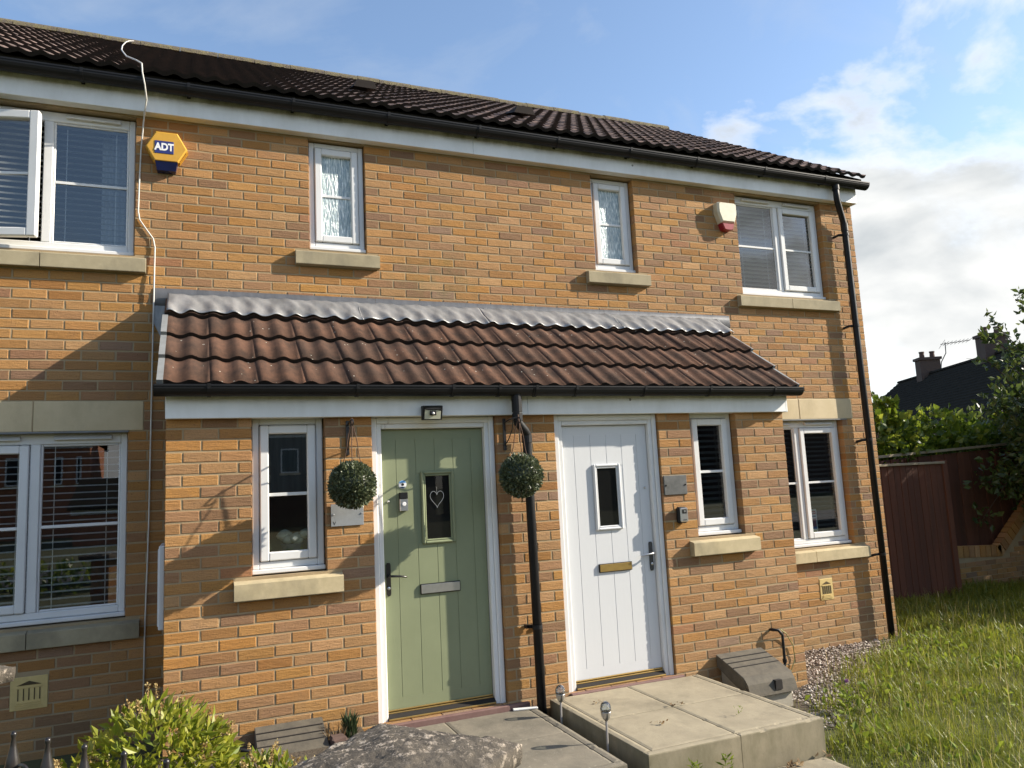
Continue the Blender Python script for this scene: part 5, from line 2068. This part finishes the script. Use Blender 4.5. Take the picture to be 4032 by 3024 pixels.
# thistle
T_ = thing('thistle', 'tall thin thistle with a purple flower at the lawn edge', 'thistle', (3.2, -1.72, LAWN_Z))
MB().tube([(3.20, -1.72, LAWN_Z - .02), (3.205, -1.72, -.16), (3.20, -1.715, -.045)], [.004, .0035, .003], 5).tube([(3.19, -1.715, LAWN_Z), (3.175, -1.71, .0), (3.18, -1.70, .20)], [.003, .002, .001], 5).build('stem', M_WEED, T_)
q = g.normal(0, 1, (60, 3))
q[:, 2] = np.abs(q[:, 2])
leaves('flower', np.tile([3.20, -1.715, -.045], (60, 1)), q, .028, .18, M_THISTLE, T_, g, .2, .6)
P = np.stack([np.full(26, 3.2) + g.normal(0, .01, 26), np.full(26, -1.72) + g.normal(0, .01, 26), g.uniform(LAWN_Z, -.10, 26)], 1)
leaves('leaf', P, np.stack([*g.normal(0, 1, (2, 26)), np.full(26, .4)], 1), .09, .28, M_WEED, T_, g, .2, .2, kind='stuff')
# ragwort at the far right
for (cx, cy, cz, lb) in ((9.35, .55, .22, 'tall yellow flowering weed in the shade by the fence'), (7.55, -.55, .02, 'smaller yellow flowering weed at the right edge of lawn')):
    T_ = thing('ragwort', lb, 'flowering weed', (cx, cy, LAWN_Z), 'yellow flowering weeds')
    n = 240
    a = g.uniform(0, 2 * math.pi, n)
    rr_ = .20 * np.sqrt(g.random(n))
    z = cz + .06 * g.normal(0, 1, n)
    leaves('flower_head', np.stack([cx + rr_ * np.cos(a), cy + rr_ * np.sin(a), z], 1), np.tile([0, 0, 1.], (n, 1)), .030, .9, M_YELLOWF, T_, g, .8, .3, kind='stuff')
    n = 220
    a = g.uniform(0, 2 * math.pi, n)
    rr_ = .16 * np.sqrt(g.random(n))
    leaves('leaf', np.stack([cx + rr_ * np.cos(a), cy + rr_ * np.sin(a), g.uniform(LAWN_Z, cz - .04, n)], 1), np.stack([np.cos(a), np.sin(a), .5 + 0 * a], 1), .08, .35, M_WEED, T_, g, .5, .2, kind='stuff')
    mb = MB()
    for k in range(7):
        aa = k * .9
        mb.tube([(cx, cy, LAWN_Z - .02), (cx + .06 * math.cos(aa), cy + .06 * math.sin(aa), (LAWN_Z + cz) / 2), (cx + .14 * math.cos(aa), cy + .14 * math.sin(aa), cz)], .004, 5)
    mb.build('stem', M_WEED, T_)

# gravel margin along the wall: each stone a small lumpy pebble
n = 9000
x = g.uniform(2.4, 5.8, n)
y = g.uniform(-1.9, -.005, n)
edge = np.interp(y, [-2.4, -2.2, -1.6, -1.15, -.65, -.35, -.1, .3], [2.55, 2.75, 3.25, 3.9, 4.65, 5.35, 5.8, 5.9])
k = (x < edge + .12) & ~((x < 3.53) & (y > PY - .01)) & ~((x < 3.08) & (y > PY - .54)) & (x > 2.37)
x, y = x[k], y[k]
n = len(x)
base = np.array([(1, 0, 0), (-1, 0, 0), (0, 1, 0), (0, -1, 0), (0, 0, 1), (0, 0, -1)], float)
fc = np.array([(0, 2, 4), (2, 1, 4), (1, 3, 4), (3, 0, 4), (2, 0, 5), (1, 2, 5), (3, 1, 5), (0, 3, 5)])
rr_ = g.uniform(.008, .019, n)
V = base[None] * rr_[:, None, None] * g.uniform(.6, 1.3, (n, 6, 1)) * np.array([1, 1, .7])
a = g.uniform(0, 6.28, n)
ca, sa = np.cos(a), np.sin(a)
VX = V[..., 0] * ca[:, None] - V[..., 1] * sa[:, None]
VY = V[..., 0] * sa[:, None] + V[..., 1] * ca[:, None]
V = np.stack([VX + x[:, None], VY + y[:, None], V[..., 2] + (gz(x, y) + g.uniform(.0, .012, n) + .008)[:, None]], -1).reshape(-1, 3)
F = (fc[None] + (np.arange(n) * 6)[:, None, None]).reshape(-1, 3)
np_mesh('gravel', V, F, M_GRAVEL, None, np.repeat(g.random(n), 6), kind='stuff', label='pale gravel margin along the foot of wall', cat='gravel')
sheet('gravel_bed', np.linspace(2.36, 5.9, 30), np.linspace(-1.9, -.01, 18), M_SOIL, 'structure', .006)
# small weeds and dead leaves on the steps
for k_, (x, y, z, lb) in enumerate(((1.54, -2.40, -.235, 'weed sprig growing at the foot of the white door step joint'), (1.30, -2.42, -.235, 'weed sprig at the foot of step near its left corner'), (1.95, -2.02, -.012, 'tiny weed growing on the front of pale step'))):
    n = 46 if k_ < 2 else 14
    hh = .16 if k_ < 2 else .05
    P = np.stack([x + g.normal(0, .012, n), y + g.normal(0, .008, n), z + g.random(n) * hh], 1)
    leaves('weed_sprig', P, np.stack([*g.normal(0, 1, (2, n)), np.full(n, .6)], 1), .045 if k_ < 2 else .025, .25, M_WEED, None, g, .3, .3, label=lb, cat='weed')
for k_, (x, y, z, n, lb) in enumerate(((2.03, -2.40, -.23, 16, 'curled brown dead leaves at the foot of pale step'), (2.28, -2.36, -.23, 5, 'few brown leaf scraps at the step corner'), (1.42, -1.9, -.008, 10, 'little clump of dry debris on the pale step'), (1.72, -1.62, -.008, 8, 'scrap of dry moss on middle of pale step'), (1.28, -1.28, -.008, 8, 'scrap of dry moss on the left of pale step'))):
    P = np.stack([x + g.normal(0, .035, n), y + g.normal(0, .010, n), z + g.random(n) * .012], 1)
    leaves('leaf_litter', P, np.stack([*g.normal(0, 1, (2, n)), np.full(n, .25)], 1), .045 if k_ < 2 else .022, .55, M_DEADLEAF, None, g, .3, .1, label=lb, cat='leaf litter')
# broken strip of door frame lying on the green step
MB().cbox(-.09, .09, -.018, .018, 0, .012, .003).build('wood_strip', M_FLAKE, None, label='short white painted wood strip lying by green door frame', cat='wood strip')
o = COL.objects[-1]
o.location = (.84, PY - .075, -.042)
o.rotation_euler = (0, 0, rad(-12))

# ------------------------------------------------------------------ side gate, fence, garden wall
FY = 1.52
GT = thing('side_gate', 'dark brown boarded side gate right of the house corner', 'gate', (7.2, FY, -.3))
x = 5.78
while x < 8.62:
    o = MB().cbox(0, .112, 0, .018, -.42, 1.545 + .02 * (x - 5.78) / 2.9, .002).build('board', M_FENCE, GT)
    o.location = (x - GT.location.x + GT.location.x, FY + random.uniform(-.003, .003), random.uniform(-.005, .005))
    q = random.random()
    o.color = (q, q, q, 1)
    x += .118
MB().cbox(5.75, 8.66, FY - .03, FY + .05, 1.552, 1.586, .004).build('cap_rail', M_CAPRAIL, GT)
MB().cbox(8.62, 8.72, FY - .02, FY + .08, -.42, 1.60, .004).build('post', M_FENCE, GT)
MB().box(5.78, 8.62, FY + .022, FY + .05, -.1, -.02).box(5.78, 8.62, FY + .022, FY + .05, 1.2, 1.28).build('ledge', M_FENCE, GT)
FY2 = 2.0
FC = thing('board_fence', 'tall dark timber fence behind the side gate', 'fence', (9.5, FY2, -.4))
x = 6.2
while x < 14.5:
    top = 1.60 + .042 * (x - 7)
    o = MB().cbox(0, .135, 0, .02, -.55, 0, .002).build('board', M_FENCE, FC)
    o.scale = (1, 1, (top + .55) / .55)
    o.location = (x, FY2 + (.010 if int(x / .14) % 2 else 0), top)
    q = random.random()
    o.color = (q, q, q, 1)
    x += .142
V = []
MB().prism([(6.2, 1.605), (14.6, 1.955), (14.6, 1.990), (6.2, 1.640)], FY2 - .035, FY2 + .05, 'y').build('cap_rail', M_CAPRAIL, FC)
# low brick garden wall with a soldier-course coping that ramps up to the right
WY = 1.80
GWL = thing('garden_wall', 'low brick garden wall with ramped soldier coping below the fence', 'wall', (10.5, WY, -.5))
prof = [(8.72, .17), (10.05, .10), (11.9, 1.55), (14.5, 1.55)]


def wtop(x):
    return float(np.interp(x, [p[0] for p in prof], [p[1] for p in prof]))


MB().prism([(8.72, -.6)] + [(14.5, -.6)] + [(p[0], p[1]) for p in reversed(prof)], WY + .007, WY + .1, 'y').build('wall', M_MORTAR, GWL)
for b in courses(8.72, 14.5, -.45, 1.5, []):
    if b[3] < min(wtop(b[0]), wtop(b[1])) - .004:
        o = bpy.data.objects.new('brick', brick_mesh(b[1] - b[0], b[3] - b[2]))
        o.location = ((b[0] + b[1]) / 2, WY, (b[2] + b[3]) / 2)
        q = float(rng.random())
        o.color = (q, q, q, 1)
        link(o, GWL)
for (p, q) in zip(prof[:-1], prof[1:]):
    L_ = math.hypot(q[0] - p[0], q[1] - p[1])
    a = math.atan2(q[1] - p[1], q[0] - p[0])
    n = int(L_ / .112)
    for i in range(n):
        s = (i + .5) * L_ / n
        o = MB().cbox(-.051, .051, 0, .12, 0, .17, .004).build('coping_brick', M_BRICK, GWL)
        o.location = (p[0] + s * math.cos(a), WY - .012, p[1] + s * math.sin(a) + .002)
        o.rotation_euler = (0, -a, 0)
        c_ = random.uniform(.1, .5)
        o.color = (c_, c_, c_, 1)

# ------------------------------------------------------------------ climbing foliage and trees
g = np.random.default_rng(9)


def foliage(name, label, cat, lobes, n, size, mat, group=None, asp=.7, stems=(), tone=None, lift=.1, spread=.8):
    t_ = thing(name, label, cat, (lobes[0][0], lobes[0][1], 0), group)
    P, d, r = blob_points(g, n, lobes, .35)
    leaves('crown', P, d, size, asp, mat, t_, g, spread, lift)
    mb = MB()
    for (pts_, r0) in stems:
        m_ = len(pts_)
        mb.tube(pts_, [r0 * (1 - .8 * i / (m_ - 1)) for i in range(m_)], 7)
    if stems:
        mb.build('trunk', M_BARK, t_)
    return t_


lob = []
for x in np.arange(6.6, 15, .42):
    top = 2.48 - .05 * abs(x - 8) + .12 * math.sin(x * 3.3) + g.uniform(-.08, .08)
    lob.append((x, 2.35 + g.uniform(-.1, .2), top - .55, .42, .40, .55))
    lob.append((x + .2, 2.5, 1.5, .42, .45, .5))
st = [([(x, 2.45, -.4), (x + .1, 2.4, .8), (x + .15 * math.sin(x), 2.4, 1.9)], .03) for x in (7.2, 8.6, 10.1, 11.8)]
foliage('climbing_hedge', 'dense broad leaved hedge rising above the timber fence', 'hedge', lob, 11000, .125, M_LEAF_VINE, asp=.85, stems=st)
# a shoot standing proud of the hedge
lob = [(8.55, 2.3, 2.45, .14, .14, .16), (8.62, 2.3, 2.30, .16, .16, .2)]
foliage('climbing_hedge', 'single leafy shoot standing up above hedge before the far roof', 'shoot', lob, 130, .13, M_LEAF_VINE, asp=.9, stems=[([(8.62, 2.3, 1.6), (8.58, 2.3, 2.1), (8.54, 2.3, 2.5)], .012)])
# small slender tree beside the house corner
lob = [(8.75, 2.9, 2.75, .14, .2, .20), (8.98, 2.9, 2.55, .22, .25, .20), (8.7, 2.9, 2.38, .2, .2, .18), (9.25, 2.9, 2.5, .18, .2, .16), (9.0, 2.9, 2.15, .5, .3, .25)]
foliage('small_tree', 'little tree top showing between house corner and far roof', 'tree', lob, 520, .085, M_LEAF_TREE, asp=.55, stems=[([(8.95, 2.95, -.4), (8.95, 2.95, 1.2), (8.85, 2.9, 2.0), (8.75, 2.9, 2.8)], .05), ([(8.9, 2.95, 1.8), (9.1, 2.9, 2.3), (9.3, 2.9, 2.55)], .02)])


# the big tree at the right edge that shades the gate
def big_tree():
    t_ = thing('garden_tree', 'leafy tree overhanging the fence at the right edge', 'tree', (11.3, .35, -.4))
    mb = MB()
    tips = []
    trunk = [(11.3, .35, -.5), (11.25, .4, 1.0), (11.35, .35, 1.9), (11.3, .4, 2.7)]
    mb.tube(trunk, [.17, .14, .11, .07], 9)
    for k in range(30):
        a = k * 2.39996
        z0_ = 1.2 + 1.4 * (k / 30)
        el = .02 + .24 * (k / 30) + g.uniform(-.15, .15)
        L_ = g.uniform(1.3, 2.1) * (1.05 - .35 * k / 30)
        dv = np.array([math.cos(a) * math.cos(el), math.sin(a) * math.cos(el), math.sin(el)])
        p0 = np.array([11.3, .38, z0_])
        p1 = p0 + dv * L_ * .5 + np.array([0, 0, .08])
        p2 = p0 + dv * L_ + np.array([0, 0, -.05])
        mb.tube([tuple(p0), tuple(p1), tuple(p2)], [.04, .022, .007], 6)
        for f in (.45, .62, .78, .92, 1.0):
            c_ = p0 + (p2 - p0) * f + g.normal(0, .10, 3)
            tips.append((c_, .22 + .12 * g.random()))
            for q in range(2):
                e_ = c_ + g.normal(0, .26, 3)
                mb.tube([tuple(p0 + (p2 - p0) * f * .9), tuple(e_)], [.008, .003], 5)
                tips.append((e_, .17 + .1 * g.random()))
    mb.build('trunk', M_BARK, t_)
    P, D = [], []
    for c_, r_ in tips:
        n = int(30 * (r_ / .2) ** 2)
        d = g.normal(0, 1, (n, 3))
        d /= np.linalg.norm(d, axis=1)[:, None]
        P.append(c_ + d * r_ * (g.random(n) ** .5)[:, None])
        D.append(d)
    leaves('crown', np.vstack(P), np.vstack(D), .105, .62, M_LEAF_TREE, t_, g, .7, .0)


big_tree()
lob = []  # unseen second tree, added for the shade it throws on wall and gate
for k in range(44):
    z_ = .3 + 3.7 * (k / 44)
    a = k * 2.4
    rr_ = 1.35 * (1 - .35 * (k / 44))
    lob.append((13.3 + rr_ * math.cos(a), .35 + rr_ * math.sin(a), z_, .62, .62, .55))
foliage('garden_tree', 'dense dark tree added out of view to shade the garden wall', 'tree', lob, 13000, .14, M_LEAF_TREE, stems=[([(13.3, .35, -.5), (13.3, .35, 2.0), (13.35, .4, 3.6)], .14)])
# thin sprays of that neighbour's shrub reaching in front of the far chimneys
for (pts_, n, lb) in (([(10.9, 1.7, 2.3), (10.5, 1.7, 2.9), (10.15, 1.7, 3.12), (9.75, 1.75, 3.16)], 34, 'thin leafy spray reaching left in front of far chimney'),
                      ([(11.2, 1.6, 2.6), (10.75, 1.6, 3.35), (10.4, 1.6, 3.62), (10.15, 1.6, 3.92)], 60, 'upright leafy branch near the right picture edge'),
                      ([(11.3, 1.6, 2.4), (10.8, 1.6, 3.1), (10.4, 1.6, 3.35), (9.95, 1.6, 3.55)], 90, 'leafy branch crossing the sky above far chimney'),
                      ([(11.6, 1.5, 2.8), (11.1, 1.5, 3.6), (10.9, 1.5, 3.9), (10.8, 1.5, 4.25)], 90, 'highest leafy branch at the right picture edge')):
    t_ = thing('overhanging_branch', lb, 'branch', pts_[0], 'branches against the sky')
    MB().tube(pts_, [.016, .010, .006, .002], 6).build('twig', M_BARK, t_)
    A_ = np.array(pts_)
    f = g.random(n) * (len(pts_) - 1.001)
    i = f.astype(int)
    c_ = A_[i] + (A_[i + 1] - A_[i]) * (f - i)[:, None] + g.normal(0, .10, (n, 3)) * (1.15 - (f / 3))[:, None]
    leaves('leaf', c_, g.normal(0, 1, (n, 3)), .115, .62, M_LEAF_TREE, t_, g, .3, .1, kind='stuff')
lob = []
for k in range(26):
    lob.append((g.uniform(10.7, 14.0), g.uniform(1.9, 2.8), g.uniform(1.4, 2.25), .45, .4, .40))
foliage('tall_shrub', 'dark shrub mass behind the fence under the right hand tree', 'shrub', lob, 5200, .115, M_LEAF_TREE, asp=.65, stems=[([(11.5, 2.4, -.4), (11.4, 2.4, 1.0), (11.6, 2.3, 2.4)], .06)])


# ------------------------------------------------------------------ house beyond the fence
def far_house():
    t_ = thing('far_house', 'dark tiled house roof with two chimneys beyond the hedge', 'house', (28.5, 15, -.3))
    A0 = np.array([31.19, 20.99])
    A1 = np.array([24.0, 6.9])
    d = (A1 - A0) / np.linalg.norm(A1 - A0)
    nl = np.array([-abs(d[1]), abs(d[0])]) if d[1] < 0 else np.array([-d[1], d[0]])
    nl = np.array([d[1], -d[0]])
    zr, ze, hw = 5.62, 2.85, 3.6
    if nl[0] > 0:
        nl = -nl
    L_ = np.linalg.norm(A1 - A0)

    def pt(s, w, z):
        q = A0 + d * s + nl * w
        return (q[0], q[1], z)
    # walls
    V = [pt(.2, hw - .3, -.5), pt(L_, hw - .3, -.5), pt(L_, -hw + .3, -.5), pt(.2, -hw + .3, -.5), pt(.2, hw - .3, ze), pt(L_, hw - .3, ze), pt(L_, -hw + .3, ze), pt(.2, -hw + .3, ze), pt(.2, 0, zr - .1), pt(L_, 0, zr - .1)]
    MB().add(V, [(0, 1, 5, 4), (1, 2, 6, 5), (2, 3, 7, 6), (3, 0, 4, 7), (4, 7, 8), (5, 6, 9)]).build('wall', M_FARBRICK, t_)
    # left slope as stepped tile courses
    mb = MB()
    n = 22
    for i in range(n):
        f0, f1 = i / n, (i + 1) / n
        za, zb = ze - .08 + (zr - ze + .08) * f0, ze - .08 + (zr - ze + .08) * f1
        wa, wb = hw * (1 - f0), hw * (1 - f1)
        mb.add([pt(0, wa, za + .045), pt(L_, wa, za + .045), pt(L_, wb, zb + .01), pt(0, wb, zb + .01), pt(0, wa, za - .01), pt(L_, wa, za - .01)], [(0, 1, 2, 3), (4, 5, 1, 0)])
    mb.add([pt(0, 0, zr), pt(L_, 0, zr), pt(L_, -hw, ze), pt(0, -hw, ze)], [(0, 1, 2, 3)])
    r = mb.build('roof', M_SLATE_ROOF, t_)
    k = 0
    while k * .45 < L_ - .1:
        s = k * .45
        c_ = [(.13 * math.cos(math.pi * i / 6), .11 * math.sin(math.pi * i / 6)) for i in range(7)]
        V = [pt(s + .01, a, zr - .02 + b) for a, b in c_] + [pt(s + .44, a, zr - .02 + b) for a, b in c_]
        MB().add(V, [(i, i + 1, i + 8, i + 7) for i in range(6)] + [tuple(range(7)), tuple(range(13, 6, -1))]).build('ridge_tile', M_SLATE_ROOF, r)
        k += 1
    for (s, w, h_) in ((3.2, .52, 1.05), (8.6, .62, 1.15)):
        def cb(s0, s1, w0, w1, z0, z1, name, mat, par):
            V = [pt(s0, w0, z0), pt(s1, w0, z0), pt(s1, w1, z0), pt(s0, w1, z0), pt(s0, w0, z1), pt(s1, w0, z1), pt(s1, w1, z1), pt(s0, w1, z1)]
            return MB().add(V, [(3, 2, 1, 0), (4, 5, 6, 7), (0, 1, 5, 4), (1, 2, 6, 5), (2, 3, 7, 6), (3, 0, 4, 7)]).build(name, mat, par)
        ch = cb(s - w * .5, s + w * .5, -.45, .45, zr - .6, zr + h_ * .62, 'chimney', M_FARBRICK, t_)
        cb(s - w * .5 - .06, s + w * .5 + .06, -.51, .51, zr + h_ * .62 - .02, zr + h_ * .62 + .10, 'chimney_crown', M_FARBRICK, ch)
        for q in (-.24, .22):
            c0 = pt(s, q, zr + h_ * .62 + .08)
            MB().lathe([(.12, 0), (.10, .24), (.12, .25), (.12, .31), (.09, .31)], c0, 10).build('chimney_pot', M_POT, ch)
    # aerial on the first chimney
    a0 = np.array(pt(3.75, -.3, zr + .1))
    mb = MB()
    mb.tube([tuple(a0), tuple(a0 + [.05, -.02, .35]), tuple(a0 + [.28, -.12, .75]), tuple(a0 + [.30, -.13, 1.25])], .022, 6)
    top = a0 + np.array([.30, -.13, 1.18])
    bo = np.array([CR[0], CR[1], 0.10])
    mb.tube([tuple(top - bo * .22), tuple(top + bo * 1.15)], .016, 5)
    for f in np.linspace(-.15, 1.1, 8):
        c_ = top + bo * f
        up = np.array([0.1, -.1, .09 + .10 * (f < 0)])
        mb.tube([tuple(c_ - up), tuple(c_ + up)], .008, 4)
    mb.build('aerial', M_IRON, None, label='thin television aerial on the left far chimney', cat='aerial')


far_house()


# ------------------------------------------------------------------ what the windows mirror: the other side of the street
def street_house(x0, x1, y, ze, zr, label, mat, wins):
    t_ = thing('street_house', label, 'house', ((x0 + x1) / 2, y - 3, -.2), 'houses across the street behind the viewer')
    MB().box(x0, x1, y - 7, y, -.4, ze).build('wall', mat, t_)
    MB().prism([(y + .3, ze - .05), (y - 3.5, zr), (y - 7.3, ze - .05), (y - 7.3, ze - .15), (y - 3.5, zr - .1), (y + .3, ze - .15)], x0 - .2, x1 + .2, 'x').build('roof', M_SLATE_ROOF, t_)
    MB().box(x0 - .1, x1 + .1, y + .05, y + .12, ze - .35, ze - .12).build('fascia', M_FASCIA, t_)
    for (a, b, c, d) in wins:
        mb = MB()
        ring(mb, a, b, y + .002, y + .06, c, d, .08, .01)
        w = mb.build('window', M_UPVC, t_)
        MB().box(a + .06, b - .06, y + .005, y + .02, c + .06, d - .06).build('pane', M_BLACK, w)
        MB().box(a - .08, b + .08, y - .0, y + .14, c - .12, c).build('sill', M_LINTEL, w)
    return t_


M_REDBR = plain('street_brick', (.42, .17, .085), (.34, .14, .07), 6, .9, .3, 40)
street_house(-16.0, -6.66, -41, 5.0, 7.6, 'red brick house across the street mirrored in the lower left window', M_REDBR, [(-8.35, -7.95, 2.7, 4.2), (-7.32, -7.06, 2.7, 4.2), (-10.6, -9.6, 2.7, 4.2), (-13.6, -12.2, .7, 2.0)])
street_house(-6.0, 1.5, -30, 1.5, 2.75, 'low dark roofed garage across the street behind the viewer', M_REDBR, [(-3, -2, .5, 1.1), (-.5, .5, .5, 1.1)])
street_house(-2.6, 12.4, -41, 5.2, 8.0, 'long brick terrace mirrored in the porch window behind the viewer', M_FARBRICK, [(0.2, 1.2, 2.8, 4.2), (3.2, 4.2, 2.8, 4.2), (6.2, 7.2, 2.8, 4.2), (1.5, 2.5, .8, 2.0), (5, 6, .8, 2.0)])
street_house(14.4, 30, -39, 5.2, 8.0, 'brick terrace farther along the street behind the viewer', M_FARBRICK, [(16, 17, 2.8, 4.2), (20, 21, 2.8, 4.2), (25, 26, 2.8, 4.2), (18, 19, .8, 2.0)])
street_house(32, 47, -38, 5.2, 8.0, 'brick terrace well along the street behind the viewer', M_FARBRICK, [(34, 35, 2.8, 4.2), (40, 41, 2.8, 4.2)])
street_house(49, 66, -36, 5.2, 8.0, 'last brick terrace along the street behind the viewer', M_FARBRICK, [(52, 53, 2.8, 4.2), (60, 61, 2.8, 4.2)])
lob = [(x, -11.2 + .2 * math.sin(x * 3), .05, .55, .45, .48) for x in np.arange(-9, 1.5, .55)]
foliage('street_hedge', 'clipped garden hedge across the street behind the viewer', 'hedge', lob, 3600, .12, M_LEAF_VINE, stems=[([(x, -11.2, -.3), (x, -11.2, .5)], .03) for x in (-7., -4., -1.)])
MB().box(-60, 60, -16.2, -12.2, -.30, -.026).build('road', M_ASPHALT, None, kind='structure')
